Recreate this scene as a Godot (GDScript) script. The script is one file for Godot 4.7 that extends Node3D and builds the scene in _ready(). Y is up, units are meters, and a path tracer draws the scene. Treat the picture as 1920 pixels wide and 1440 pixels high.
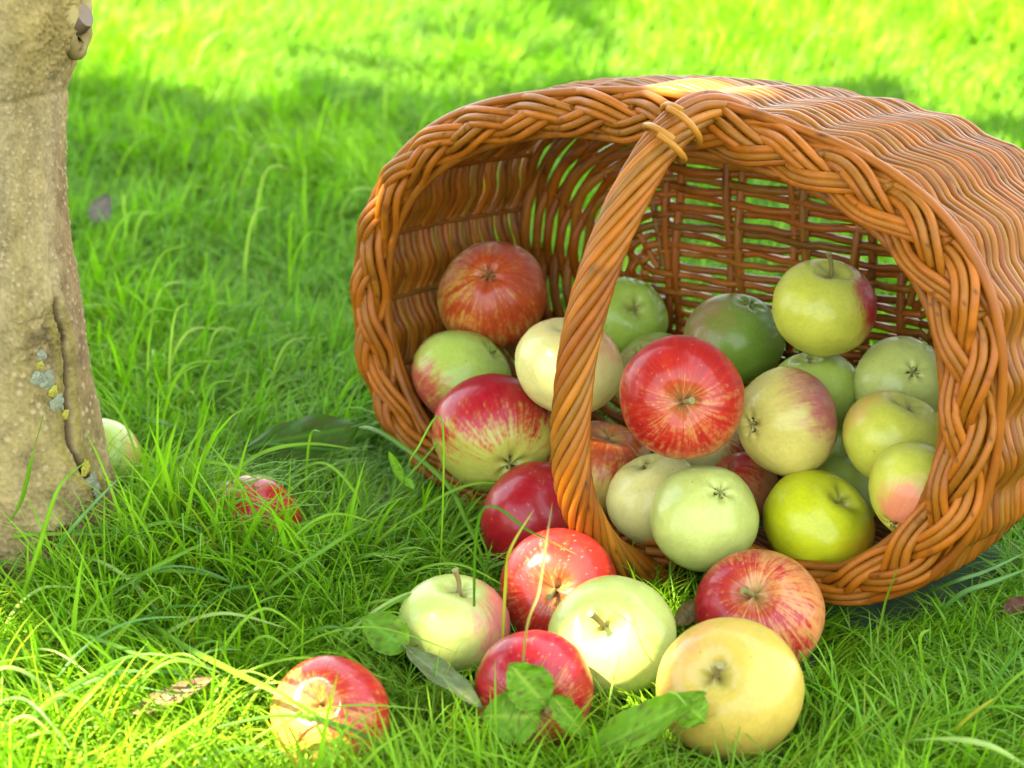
extends Node3D

# ---------------------------------------------------------------- colours (linear base colours)
const SKIN := {
	"amber": Color(0.446, 0.238, 0.043), "lime": Color(0.288, 0.360, 0.058), "cream": Color(0.490, 0.432, 0.144), "olive": Color(0.302, 0.302, 0.050),
	"rosy": Color(0.396, 0.072, 0.050), "straw": Color(0.446, 0.331, 0.072), "green": Color(0.216, 0.302, 0.036), "apricot": Color(0.446, 0.180, 0.054),
	"moss": Color(0.122, 0.194, 0.022), "yellow": Color(0.374, 0.374, 0.043), "butter": Color(0.446, 0.374, 0.086), "pale": Color(0.345, 0.380, 0.090),
	"lemon": Color(0.365, 0.380, 0.010), "gold": Color(0.400, 0.280, 0.045),
	"ember": Color(0.302, 0.043, 0.009), "rose": Color(0.288, 0.043, 0.029), "peach": Color(0.446, 0.187, 0.065), "crimson": Color(0.285, 0.010, 0.013),
	"russet": Color(0.202, 0.115, 0.043), "scarlet": Color(0.340, 0.016, 0.011), "plum": Color(0.288, 0.079, 0.065), "coral": Color(0.446, 0.144, 0.065),
	"orange": Color(0.446, 0.216, 0.014), "pink": Color(0.374, 0.108, 0.079),
}
const BLADE := {
	"bright": Color(0.150, 0.270, 0.014), "mid": Color(0.100, 0.210, 0.010), "deep": Color(0.055, 0.140, 0.008), "blue": Color(0.100, 0.205, 0.045),
	"straw": Color(0.300, 0.270, 0.030), "pale": Color(0.240, 0.320, 0.070), "dry": Color(0.200, 0.150, 0.045),
}

# ---------------------------------------------------------------- the basket's own axes: centre of its mouth, outward axis, long and short axis
const BC := Vector3(0.08912, 0.15979, -1.54359)
const BN := Vector3(-0.63029, 0.07638, 0.77259)
const BU := Vector3(0.77626, 0.0781, 0.62556)
const BV := Vector3(-0.01256, 0.99402, -0.10852)
const DEPTH := 0.18
const RIM_OUT := [-0.0285, 0.0061, 0.0481, 0.0334, 0.0123, 0.0068, -0.0211, 0.0051, -0.0038, -0.0142, 0.0031, -0.0045, 0.0082]
const RIM_IN := [-0.1536, -0.0207, -0.0385, 0.0097, -0.0005, 0.006, 0.007, 0.0071, -0.0069, -0.0001, 0.007, 0.0088, -0.0001]
const TO_SUN := Vector3(-0.56, 0.79, 0.26)

# gaps in the tree's crown: a point that the sun reaches, and how wide the gap is
var gaps := [
	[Vector3(0.1272, 0.3315, -1.5942), 0.030],
	[Vector3(0.2286, 0.3292, -1.5630), 0.006],
	[Vector3(0.0355, 0.0683, -1.4152), 0.026],
	[Vector3(-0.1353, 0.0401, -1.2464), 0.026],
	[Vector3(-0.0465, 0.1470, -1.7184), 0.012],
	[Vector3(0.1033, 0.1616, -1.6894), 0.008],
	[Vector3(-0.0538, 0.0495, -1.3488), 0.009],
	[Vector3(0.0178, 0.1504, -1.5525), 0.006],
	[Vector3(0.0537, 0.0379, -1.3192), 0.010],
	[Vector3(-0.1382, 0.0300, -1.2328), 0.020],
	[Vector3(-0.2827, 0.0300, -1.2328), 0.050],
	[Vector3(-0.2306, 0.0300, -1.2207), 0.035],
	[Vector3(-0.3210, 0.0300, -1.3655), 0.020],
	[Vector3(0.0933, 0.0300, -1.2964), 0.014],
	[Vector3(-0.5348, 0.0300, -3.0819), 0.160],
	[Vector3(-0.4414, 0.0300, -3.1120), 0.200],
	[Vector3(-0.3394, 0.0300, -3.1427), 0.160],
	[Vector3(-0.2436, 0.0300, -2.9947), 0.090],
	[Vector3(-0.3391, 0.0300, -2.7582), 0.050],
	[Vector3(-0.4722, 0.0300, -2.9391), 0.080],
	[Vector3(-0.2955, 0.0300, -2.6984), 0.030],
	[Vector3(0.2503, 0.0300, -2.9947), 0.080],
	[Vector3(0.3259, 0.0300, -2.9391), 0.100],
	[Vector3(0.4406, 0.0300, -3.0524), 0.120],
	[Vector3(0.5487, 0.0300, -3.0819), 0.160],
	[Vector3(0.6334, 0.0300, -3.0524), 0.200],
	[Vector3(0.6017, 0.0300, -2.8852), 0.100],
	[Vector3(0.4800, 0.0300, -2.8590), 0.060],
	[Vector3(0.3829, 0.0300, -2.8078), 0.050],
	[Vector3(0.5313, 0.0300, -2.6409), 0.050],
	[Vector3(-0.0420, 0.0300, -3.1120), 0.060],
	[Vector3(0.2059, 0.0300, -2.8332), 0.035],
	[Vector3(0.3214, 0.0300, -2.7102), 0.030],
	[Vector3(-0.0385, 0.0300, -1.2671), 0.008],
	[Vector3(-0.1875, 0.0300, -1.2768), 0.010],
	[Vector3(-0.2716, 0.0300, -1.2964), 0.012],
	[Vector3(0.5271, 0.0300, -2.4911), 0.040],
	[Vector3(0.5130, 0.0300, -2.7102), 0.040],
	[Vector3(-0.1822, 0.0300, -3.1120), 0.050],
	[Vector3(0.3952, 0.0300, -2.8301), 0.046],
	[Vector3(-0.2154, 0.0300, -3.1486), 0.039],
	[Vector3(-0.0617, 0.0300, -3.1526), 0.022],
	[Vector3(0.6281, 0.0300, -2.8909), 0.032],
	[Vector3(-0.0253, 0.0300, -2.7677), 0.065],
	[Vector3(0.4634, 0.0300, -2.9980), 0.045],
	[Vector3(0.2744, 0.0300, -3.1454), 0.048],
	[Vector3(-0.2099, 0.0300, -2.8029), 0.023],
	[Vector3(0.2501, 0.0300, -2.8065), 0.031],
	[Vector3(0.4942, 0.0300, -2.8057), 0.021],
	[Vector3(0.3155, 0.0300, -3.1733), 0.045],
	[Vector3(-0.0258, 0.0300, -3.0805), 0.036],
	[Vector3(0.4220, 0.0300, -3.0306), 0.027],
	[Vector3(0.2867, 0.0300, -2.9742), 0.060],
	[Vector3(-0.2688, 0.0300, -3.0292), 0.060],
	[Vector3(0.0584, 0.0300, -2.9502), 0.032],
	[Vector3(-0.4964, 0.0300, -2.7828), 0.024],
	[Vector3(0.4657, 0.0300, -3.0084), 0.068],
	[Vector3(-0.0652, 0.0300, -2.7816), 0.048],
	[Vector3(-0.2495, 0.0300, -2.8558), 0.054],
	[Vector3(0.2691, 0.0300, -2.9678), 0.031],
	[Vector3(0.2282, 0.0300, -3.1240), 0.055],
	[Vector3(0.2135, 0.0300, -3.0047), 0.060],
	[Vector3(-0.3161, 0.0300, -2.9988), 0.060],
	[Vector3(-0.0888, 0.0300, -2.8668), 0.051],
	[Vector3(0.5378, 0.0300, -2.7612), 0.056],
	[Vector3(0.4345, 0.0300, -3.1032), 0.056],
	[Vector3(0.4670, 0.0300, -2.9942), 0.048],
	[Vector3(0.0244, 0.0300, -2.7735), 0.036],
	[Vector3(-0.0701, 0.0300, -3.1735), 0.041],
	[Vector3(0.1947, 0.0300, -2.7822), 0.066],
	[Vector3(-0.1450, 0.0300, -2.7623), 0.029],
	[Vector3(0.4520, 0.0300, -3.1012), 0.040],
	[Vector3(-0.4343, 0.0300, -2.8110), 0.061],
]

var rng := RandomNumberGenerator.new()
var noise := FastNoiseLite.new()
var fine := FastNoiseLite.new()
var streaks := FastNoiseLite.new()
var cells := FastNoiseLite.new()
var mat := {}
var apples: Array = []      # [centre, radius] of every apple, for the grass to make room
var used := {}


class Geo:
	var v := PackedVector3Array()
	var n := PackedVector3Array()
	var c := PackedColorArray()
	var i := PackedInt32Array()
	var uv := PackedVector2Array()

	func mesh(smooth := false) -> ArrayMesh:
		var a := []
		a.resize(Mesh.ARRAY_MAX)
		a[Mesh.ARRAY_VERTEX] = v
		if n.size() == v.size():
			a[Mesh.ARRAY_NORMAL] = n
		if c.size() == v.size():
			a[Mesh.ARRAY_COLOR] = c
		if uv.size() == v.size():
			a[Mesh.ARRAY_TEX_UV] = uv
		a[Mesh.ARRAY_INDEX] = i
		if smooth:
			var st := SurfaceTool.new()
			st.create_from_arrays(a)
			st.generate_normals()
			return st.commit()
		var m := ArrayMesh.new()
		m.add_surface_from_arrays(Mesh.PRIMITIVE_TRIANGLES, a)
		return m

	func quad(a: int, b: int, p: int, q: int) -> void:      # a-b along one edge, p-q along the next
		i.append_array(PackedInt32Array([a, p, b, b, p, q]))


func hash2(a: float, b: float) -> float:
	return fposmod(sin(a * 12.9898 + b * 78.233) * 43758.5453, 1.0)


# a bent round rod; radii: one per point; closed rods join their ends
func tube(g: Geo, pts: PackedVector3Array, radii: PackedFloat32Array, sides: int, col: Color, tone: float, closed := false, caps := true) -> void:
	var count := pts.size()
	var base := g.v.size()
	var t0 := (pts[1] - pts[0]).normalized()
	var a := t0.cross(Vector3.UP)
	if a.length() < 0.1:
		a = t0.cross(Vector3.RIGHT)
	a = a.normalized()
	var seed_at := rng.randf() * 100.0
	for k in count:
		var t: Vector3
		if closed:
			t = (pts[(k + 1) % count] - pts[(k - 1 + count) % count]).normalized()
		else:
			t = (pts[mini(k + 1, count - 1)] - pts[maxi(k - 1, 0)]).normalized()
		a = (a - t * a.dot(t)).normalized()
		var b := t.cross(a)
		var p := pts[k]
		var f := 1.0 + tone * (fine.get_noise_3d(p.x * 900.0 + seed_at, p.y * 900.0, p.z * 900.0) + 0.8 * noise.get_noise_3d(p.x * 60.0 + seed_at, p.y * 60.0, p.z * 60.0))
		var knot := smoothstep(0.45, 0.6, noise.get_noise_2d(float(k) * 4.0 + seed_at * 77.0, seed_at * 9.0))
		f *= 1.0 - 0.35 * knot
		var wobble := 1.0 + 0.16 * knot + 0.07 * noise.get_noise_2d(float(k) * 2.2, seed_at * 40.0)
		for s in sides:
			var w := TAU * s / sides
			var d := a * cos(w) + b * sin(w)
			g.v.append(p + d * radii[k] * wobble)
			g.n.append(d)
			var ff := f * (1.0 + tone * 0.5 * (hash2(float(k) + seed_at, float(s)) - 0.5))
			if hash2(float(k) * 1.7 + seed_at, float(s) * 3.1) > 0.992:
				ff *= 0.3
			var warm := 1.0 + 0.16 * noise.get_noise_2d(float(k) * 1.1 + 40.0 * s, seed_at * 30.0)
			g.c.append(Color(col.r * ff, col.g * ff * warm, col.b * ff * warm))
	var last := count if closed else count - 1
	for k in last:
		var k2 := (k + 1) % count
		for s in sides:
			var s2 := (s + 1) % sides
			g.quad(base + k * sides + s, base + k * sides + s2, base + k2 * sides + s, base + k2 * sides + s2)
	if caps and not closed:
		for e in 2:
			var k := 0 if e == 0 else count - 1
			var t := (pts[0] - pts[1]).normalized() if e == 0 else (pts[count - 1] - pts[count - 2]).normalized()
			var at := g.v.size()
			g.v.append(pts[k] + t * radii[k] * 0.25)
			g.n.append(t)
			g.c.append(Color(col.r * 1.15, col.g * 1.25, col.b * 1.4))
			for s in sides:
				g.v.append(g.v[base + k * sides + s])
				g.n.append(t)
				g.c.append(Color(col.r * 1.15, col.g * 1.25, col.b * 1.4))
			for s in sides:
				var s2 := (s + 1) % sides
				if e == 0:
					g.i.append_array(PackedInt32Array([at, at + 1 + s, at + 1 + s2]))
				else:
					g.i.append_array(PackedInt32Array([at, at + 1 + s2, at + 1 + s]))


func same(count: int, r: float) -> PackedFloat32Array:
	var a := PackedFloat32Array()
	a.resize(count)
	a.fill(r)
	return a


func spline(points: Array, steps: int) -> PackedVector3Array:
	var out := PackedVector3Array()
	var last := points.size() - 1
	for k in last:
		var p0: Vector3 = points[maxi(k - 1, 0)]
		var p1: Vector3 = points[k]
		var p2: Vector3 = points[k + 1]
		var p3: Vector3 = points[mini(k + 2, last)]
		for s in steps:
			out.append(p1.cubic_interpolate(p2, p0, p3, float(s) / steps))
	out.append(points[last])
	return out


func part(called: String, m: Mesh, material: Material, parent: Node) -> MeshInstance3D:
	var o := MeshInstance3D.new()
	o.name = called
	o.mesh = m
	o.material_override = null
	for k in m.get_surface_count():
		m.surface_set_material(k, material)
	parent.add_child(o, true)
	return o


func numbered(called: String) -> String:
	var k: int = used.get(called, -1) + 1
	used[called] = k
	return called if k == 0 else "%s_%03d" % [called, k]


func tag(o: Node, label: String, category: String, group := "", kind := "") -> void:
	o.set_meta("label", label)
	if category:
		o.set_meta("category", category)
	if group:
		o.set_meta("group", group)
	if kind:
		o.set_meta("kind", kind)


func thing(called: String, label: String, category: String, at: Vector3, group := "") -> Node3D:
	var o := Node3D.new()
	o.name = numbered(called)
	o.position = at
	add_child(o)
	tag(o, label, category, group)
	return o


func surface(called: String, rough: float, spec := 0.5, back := Color.BLACK) -> StandardMaterial3D:
	var m := StandardMaterial3D.new()
	m.resource_name = called
	m.vertex_color_use_as_albedo = true
	m.roughness = rough
	m.metallic_specular = spec
	if back != Color.BLACK:
		m.backlight_enabled = true
		m.backlight = back
	mat[called] = m
	return m


func _ready() -> void:
	camera_and_light()
	for k in [[noise, 1, 0.02, 4], [fine, 2, 0.05, 3], [streaks, 3, 1.0, 3], [cells, 4, 1.0, 1]]:
		k[0].seed = k[1]
		k[0].frequency = k[2]
		k[0].fractal_octaves = k[3]
		k[0].noise_type = FastNoiseLite.TYPE_SIMPLEX_SMOOTH
	cells.noise_type = FastNoiseLite.TYPE_CELLULAR
	cells.fractal_type = FastNoiseLite.FRACTAL_NONE
	rng.seed = 7
	surface("willow", 0.42, 0.26).clearcoat_enabled = true
	mat.willow.clearcoat = 0.10
	mat.willow.clearcoat_roughness = 0.35
	surface("apple_skin", 0.32, 0.33)
	mat.apple_skin.clearcoat_enabled = true
	mat.apple_skin.clearcoat = 0.14
	mat.apple_skin.clearcoat_roughness = 0.14
	surface("grass_blade", 0.42, 0.29, Color(0.8, 0.95, 0.15))
	surface("leaf", 0.5, 0.2, Color(0.45, 0.6, 0.15))
	surface("dry", 0.8, 0.3)
	surface("bark", 0.85, 0.25)
	build_ground()
	build_tree()
	build_basket()
	build_apples()
	build_leaves()
	build_grass()


func camera_and_light() -> void:
	var cam := Camera3D.new()
	cam.name = "camera"
	add_child(cam)
	cam.position = Vector3(0, 0.7586, 0)
	cam.rotation_degrees = Vector3(-22.005, 0, 0)
	cam.near = 0.05
	cam.far = 200.0
	var at := CameraAttributesPhysical.new()
	at.frustum_focal_length = 75.12
	at.frustum_focus_distance = 1.60
	at.frustum_near = 0.05
	at.frustum_far = 200.0
	at.exposure_aperture = 6.7
	cam.attributes = at
	cam.fov = 18.1513
	cam.current = true
	var sky := ProceduralSkyMaterial.new()
	sky.sky_top_color = Color(0.78, 0.85, 0.92)
	sky.sky_horizon_color = Color(1.0, 0.98, 0.93)
	sky.sky_curve = 0.15
	sky.ground_horizon_color = Color(0.35, 0.45, 0.25)
	sky.ground_bottom_color = Color(0.15, 0.22, 0.08)
	sky.sky_energy_multiplier = 0.88
	sky.sun_angle_max = 4.0
	var env := Environment.new()
	env.background_mode = Environment.BG_SKY
	env.sky = Sky.new()
	env.sky.sky_material = sky
	env.tonemap_mode = Environment.TONE_MAPPER_LINEAR
	env.tonemap_exposure = 9.4
	env.sdfgi_enabled = true
	env.ssao_enabled = true
	env.ssil_enabled = true
	var we := WorldEnvironment.new()
	we.name = "world"
	we.environment = env
	add_child(we)
	var sun := DirectionalLight3D.new()
	sun.name = "sun"
	sun.light_color = Color(1.0, 0.95, 0.86)
	sun.light_energy = 1.6
	sun.light_angular_distance = 0.5
	sun.shadow_enabled = true
	add_child(sun)
	sun.look_at_from_position(TO_SUN.normalized() * 10.0, Vector3.ZERO, Vector3.UP)


# ---------------------------------------------------------------- ground and grass
func build_ground() -> void:
	var g := Geo.new()
	var half := 60.0
	var cut := 48
	for a in cut + 1:
		for b in cut + 1:
			var x := pow(absf(a * 2.0 / cut - 1.0), 2.5) * signf(a * 2.0 / cut - 1.0) * half
			var z := pow(absf(b * 2.0 / cut - 1.0), 2.5) * signf(b * 2.0 / cut - 1.0) * half - 1.6
			g.v.append(Vector3(x, 0, z))
			g.n.append(Vector3.UP)
			g.c.append(Color(1, 1, 1))
			g.uv.append(Vector2(x, z))
	for a in cut:
		for b in cut:
			var p := a * (cut + 1) + b
			g.quad(p, p + 1, p + cut + 1, p + cut + 2)
	var m := StandardMaterial3D.new()
	m.resource_name = "turf_soil"
	m.roughness = 1.0
	var t := NoiseTexture2D.new()
	t.width = 512
	t.height = 512
	t.seamless = true
	t.noise = fine
	var ramp := Gradient.new()
	ramp.set_color(0, Color(0.10, 0.12, 0.05))
	ramp.set_color(1, Color(0.20, 0.28, 0.09))
	ramp.add_point(0.45, Color(0.13, 0.22, 0.06))
	t.color_ramp = ramp
	m.albedo_texture = t
	m.uv1_scale = Vector3(2.2, 2.2, 2.2)
	var o := part("ground", g.mesh(), m, self)
	tag(o, "soil and moss under the grass of the orchard lawn", "", "", "structure")


func blade(g: Geo, root: Vector3, yaw: float, length: float, lean: float, width: float, col: Color, segs: int) -> void:
	var dir := Vector3(cos(yaw), 0, sin(yaw))
	var side := Vector3(-sin(yaw), 0, cos(yaw))
	var twist := rng.randf_range(-0.9, 0.9)
	side = (side + dir * twist).normalized()
	var base := g.v.size()
	for k in segs + 1:
		var s := float(k) / segs
		var ang := lean * (0.15 + 1.25 * s)
		var p := root + dir * length * s * sin(ang) + Vector3.UP * length * s * cos(ang)
		var w := width * (1.0 - pow(s, 2.2)) * (0.75 + 0.5 * s)
		var tang := (dir * sin(ang + lean * 0.6 * s) + Vector3.UP * cos(ang + lean * 0.6 * s)).normalized()
		var nn := side.cross(tang).normalized()
		var f := 0.9 + 0.25 * s
		g.v.append(p - side * w)
		g.n.append((nn - side * 0.35).normalized())
		g.v.append(p + side * w)
		g.n.append((nn + side * 0.35).normalized())
		g.c.append(Color(col.r * f, col.g * f, col.b * f))
		g.c.append(Color(col.r * f, col.g * f, col.b * f))
	for k in segs:
		g.quad(base + k * 2, base + k * 2 + 1, base + k * 2 + 2, base + k * 2 + 3)


func tuft(kind: int) -> ArrayMesh:
	var g := Geo.new()
	var count := 12
	for k in count:
		var r := 0.014 * sqrt(rng.randf())
		var w := rng.randf() * TAU
		var length := rng.randf_range(0.55, 1.1)
		var width := rng.randf_range(0.008, 0.018)
		if kind >= 6:
			width *= 1.9
		var tone := rng.randf_range(0.55, 1.4)
		var warm := rng.randf_range(0.8, 1.25)
		var col := Color(tone * warm, tone, tone * rng.randf_range(0.7, 1.4))
		var odd := rng.randf()
		if odd < 0.03:
			col = Color(2.0, 1.35, 3.5)
		elif odd < 0.055:
			col = Color(1.5, 0.62, 2.5)
		elif odd < 0.14:
			col = Color(0.75, 0.8, 3.0)
		# tufts are one metre tall here and scaled down where they are set
		var lean := rng.randf_range(0.35, 1.25) if kind < 6 else rng.randf_range(0.1, 0.75)
		if rng.randf() < 0.25:
			lean += 0.35
		blade(g, Vector3(cos(w) * r * 18.0, 0, sin(w) * r * 18.0), rng.randfn(0.0, 1.0 if kind < 6 else 0.6), length, lean, width, col, 6)
	return g.mesh()


func in_basket(x: float, z: float) -> bool:
	var q := Vector3(x, 0.03, z) - BC
	var dep := -q.dot(BN)
	if dep < 0.0 or dep > DEPTH + 0.012:
		return false
	var u := q.dot(BU)
	var v := q.dot(BV)
	return Vector2(u, v).length() < wall_radius(atan2(v, u), dep / DEPTH) + 0.012


func build_grass() -> void:
	var lawn := Node3D.new()
	lawn.name = "grass"
	add_child(lawn)
	tag(lawn, "bright green uncut lawn grass of fine bent blades all over the ground", "grass", "", "stuff")
	var kinds := 9
	var places: Array = []
	var tints: Array = []
	for k in kinds:
		places.append([])
		tints.append([])
	var cell := 0.0105
	var z := -1.02
	while z > -5.6:
		var reach := 0.26 * -z + 0.32
		var far := clampf((-z - 1.9) / 2.0, 0.0, 1.0)
		var step := cell * (1.02 + 0.75 * far)
		var x := -reach
		while x < reach:
			var px := x + rng.randf_range(-0.8, 0.8) * step
			var pz := z + rng.randf_range(-0.8, 0.8) * step
			x += step
			if in_basket(px, pz):
				continue
			var lump := noise.get_noise_2d(px * 260.0, pz * 260.0)
			var broad := noise.get_noise_2d(px * 60.0 + 300.0, pz * 60.0)
			var height := 0.058 * (1.0 + 0.5 * lump + 0.35 * broad) * rng.randf_range(0.7, 1.25)
			var yaw := TAU * (broad * 0.8 + 0.5 * lump) + rng.randfn(0.0, 1.1)
			height += 0.022 * smoothstep(-0.02, -0.3, px) * smoothstep(-1.75, -1.4, pz)      # taller round the tree and to the left
			height += 0.035 * far
			height *= 1.0 - 0.3 * smoothstep(0.16, 0.3, px) * smoothstep(-1.6, -1.45, pz)
			var blocked := false
			for a in apples:
				var c: Vector3 = a[0]
				if c.y > 0.06:
					continue
				var d := Vector2(px - c.x, pz - c.z)
				var r: float = a[1]
				var l := d.length()
				if c.x < -0.15 and l > r * 0.66:
					continue
				if l < r * 0.72:
					blocked = true
					break
				if l < r * 1.5:
					height = minf(height, 0.020 + 0.8 * maxf(0.0, l - r * 0.72))
					yaw = atan2(d.y, d.x) + rng.randfn(0.0, 0.6)
			if blocked:
				continue
			var trunk := Vector2(px + 0.367, pz + 1.517).length()
			if trunk < 0.089:
				continue
			if trunk < 0.17 and pz > -1.58:
				height = maxf(height, 0.055) * rng.randf_range(1.0, 1.45)
			if Vector2(px + 0.188, pz + 1.51).length() < 0.09:
				height *= 1.35
			if trunk < 0.12:
				yaw = atan2(pz + 1.517, px + 0.367) + rng.randfn(0.0, 0.7)
			var q := Vector3(px, 0.03, pz) - BC
			if -q.dot(BN) > -0.04 and -q.dot(BN) < DEPTH + 0.03 and absf(q.dot(BU)) < 0.29:
				height = minf(height, 0.03)
			# tufts are modelled one metre tall with blades some 3 cm wide: widths follow a scale of their own
			var wide := 0.062 * rng.randf_range(0.85, 1.2) * (1.0 + 0.5 * far)
			var basis := Basis(Vector3.UP, -yaw) * Basis.from_scale(Vector3(lerpf(wide, height, 0.55), height, wide))
			var k := rng.randi() % kinds
			if k >= 6 and rng.randf() < 0.6 * (1.0 - far):
				k -= 6
			elif k < 6 and rng.randf() < 0.75 * far:
				k = 6 + k % 3
			places[k].append(Transform3D(basis, Vector3(px, -0.002, pz)))
			var tone := 1.0 + 0.35 * broad + 0.3 * lump + rng.randf_range(-0.15, 0.15)
			tints[k].append(Color(0.156 * tone * (1.0 + 0.25 * broad), 0.315 * tone, 0.009 * tone))
		z -= step
	for k in kinds:
		var mm := MultiMesh.new()
		mm.transform_format = MultiMesh.TRANSFORM_3D
		mm.use_colors = true
		mm.mesh = tuft(k)
		mm.mesh.surface_set_material(0, mat.grass_blade)
		mm.instance_count = places[k].size()
		for j in places[k].size():
			mm.set_instance_transform(j, places[k][j])
			mm.set_instance_color(j, tints[k][j])
		var o := MultiMeshInstance3D.new()
		o.name = "tuft"
		o.multimesh = mm
		o.set_meta("kind", "stuff")
		lawn.add_child(o, true)
	var g := Geo.new()
	long_blades(g)
	var longs := part("long_blade", g.mesh(), mat.grass_blade, lawn)
	longs.set_meta("kind", "stuff")


func hero(g: Geo, points: Array, width: float, tone: String) -> void:
	var pts := spline(points, 7)
	var col: Color = BLADE[tone]
	var base := g.v.size()
	var count := pts.size()
	var side := Vector3.ZERO
	for k in count:
		var s := float(k) / (count - 1)
		var t := (pts[mini(k + 1, count - 1)] - pts[maxi(k - 1, 0)]).normalized()
		var want := t.cross(Vector3(0.15, 0.75, 0.65)).normalized()
		if k == 0 and want.cross(t).y < 0.0:
			want = -want
		side = want if k == 0 or want.dot(side) > 0.0 else -want
		var nn := side.cross(t).normalized()
		var w := width * 0.5 * (0.55 + 0.45 * sin(PI * minf(s * 1.4, 0.5))) * (1.0 - pow(s, 5.0))
		var f := 1.0 + 0.25 * noise.get_noise_2d(k * 9.0, base)
		for e: float in [-1.0, 0.0, 1.0]:
			g.v.append(pts[k] + side * w * e + nn * w * 0.45 * (1.0 - absf(e)))
			g.n.append((nn + side * e * 0.5).normalized())
			var ff: float = f * (1.3 if e == 0.0 else 1.0 - 0.15 * hash2(k, base))
			var tip := smoothstep(0.86, 1.0, s) * hash2(base, 3.0)
			g.c.append(Color(col.r * ff, col.g * ff, col.b * ff).lerp(Color(0.22, 0.16, 0.05), tip))
	for k in count - 1:
		for e in 2:
			g.quad(base + k * 3 + e, base + k * 3 + e + 1, base + k * 3 + 3 + e, base + k * 3 + 4 + e)


func long_blades(g: Geo) -> void:
	hero(g, [Vector3(-0.3407, 0.0000, -1.5337), Vector3(-0.2721, 0.0550, -1.5036), Vector3(-0.2292, 0.0750, -1.5355), Vector3(-0.1979, 0.0750, -1.5391), Vector3(-0.1662, 0.0500, -1.5498)], 0.0032, "bright")
	hero(g, [Vector3(-0.1525, 0.0000, -1.7528), Vector3(-0.1125, 0.0500, -1.6676), Vector3(-0.0782, 0.0550, -1.6159), Vector3(-0.0456, 0.0500, -1.5608), Vector3(-0.0296, 0.0400, -1.5112), Vector3(-0.0128, 0.0200, -1.4728)], 0.0042, "mid")
	hero(g, [Vector3(-0.2274, 0.0000, -1.5998), Vector3(-0.2057, 0.0500, -1.5654), Vector3(-0.1815, 0.0600, -1.5948), Vector3(-0.1481, 0.0600, -1.6122), Vector3(-0.1099, 0.0500, -1.6225)], 0.0032, "bright")
	hero(g, [Vector3(-0.1256, 0.0500, -1.6225), Vector3(-0.1565, 0.0550, -1.6179), Vector3(-0.1891, 0.0500, -1.6294), Vector3(-0.2199, 0.0300, -1.6143), Vector3(-0.2453, 0.0000, -1.5862)], 0.0026, "deep")
	hero(g, [Vector3(-0.2505, 0.0000, -1.4840), Vector3(-0.1945, 0.0400, -1.4609), Vector3(-0.1455, 0.0550, -1.4839), Vector3(-0.1008, 0.0450, -1.5267)], 0.0035, "mid")
	hero(g, [Vector3(-0.2825, 0.0000, -1.5003), Vector3(-0.2130, 0.0500, -1.3316), Vector3(-0.1695, 0.0600, -1.2722), Vector3(-0.1312, 0.0600, -1.2367), Vector3(-0.0848, 0.0300, -1.2328)], 0.0042, "mid")
	hero(g, [Vector3(-0.3027, 0.0200, -1.2344), Vector3(-0.2806, 0.0500, -1.2293), Vector3(-0.2615, 0.0600, -1.2494), Vector3(-0.2327, 0.0500, -1.3073), Vector3(-0.2200, 0.0200, -1.3990)], 0.0038, "mid")
	hero(g, [Vector3(-0.3342, 0.0000, -1.4218), Vector3(-0.3118, 0.0600, -1.3741), Vector3(-0.2963, 0.1000, -1.3616), Vector3(-0.2812, 0.1400, -1.3586), Vector3(-0.2669, 0.1500, -1.3760)], 0.0030, "bright")
	hero(g, [Vector3(-0.3583, 0.0500, -1.4733), Vector3(-0.3253, 0.0900, -1.4304), Vector3(-0.3061, 0.1400, -1.4037), Vector3(-0.2832, 0.2000, -1.3477)], 0.0030, "mid")
	hero(g, [Vector3(-0.3552, 0.0600, -1.4443), Vector3(-0.3178, 0.0700, -1.4382), Vector3(-0.2650, 0.0600, -1.4583)], 0.0030, "bright")
	hero(g, [Vector3(-0.3213, 0.0300, -1.4409), Vector3(-0.2912, 0.0800, -1.4109), Vector3(-0.2735, 0.1000, -1.4172), Vector3(-0.2604, 0.1000, -1.4679)], 0.0026, "blue")
	hero(g, [Vector3(0.2810, 0.0000, -1.4446), Vector3(0.2978, 0.0300, -1.4292), Vector3(0.3202, 0.0350, -1.4373), Vector3(0.3494, 0.0350, -1.4589)], 0.0036, "blue")
	hero(g, [Vector3(0.2799, 0.0000, -1.4840), Vector3(0.2976, 0.0300, -1.4488), Vector3(0.3221, 0.0300, -1.4649), Vector3(0.3549, 0.0300, -1.4937)], 0.0030, "blue")
	hero(g, [Vector3(0.2649, 0.0000, -1.2836), Vector3(0.2725, 0.0300, -1.2640), Vector3(0.2890, 0.0500, -1.2576)], 0.0026, "straw")
	hero(g, [Vector3(0.2419, 0.0000, -1.4106), Vector3(0.2414, 0.0450, -1.3884), Vector3(0.2437, 0.0850, -1.3619)], 0.0026, "bright")
	hero(g, [Vector3(0.3040, 0.0200, -1.2254), Vector3(0.2750, 0.0500, -1.1990), Vector3(0.2520, 0.0500, -1.2079), Vector3(0.2302, 0.0200, -1.2559)], 0.0040, "pale")
	hero(g, [Vector3(0.2669, 0.0000, -1.3567), Vector3(0.2576, 0.0400, -1.3468), Vector3(0.2648, 0.0450, -1.3517)], 0.0026, "bright")
	hero(g, [Vector3(0.2088, 0.0000, -1.3995), Vector3(0.2130, 0.0350, -1.3008), Vector3(0.2212, 0.0300, -1.2640)], 0.0026, "bright")
	hero(g, [Vector3(-0.2727, 0.0200, -1.2254), Vector3(-0.2608, 0.0500, -1.2231), Vector3(-0.2422, 0.0700, -1.2315), Vector3(-0.2294, 0.0700, -1.2704)], 0.0030, "bright")
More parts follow.
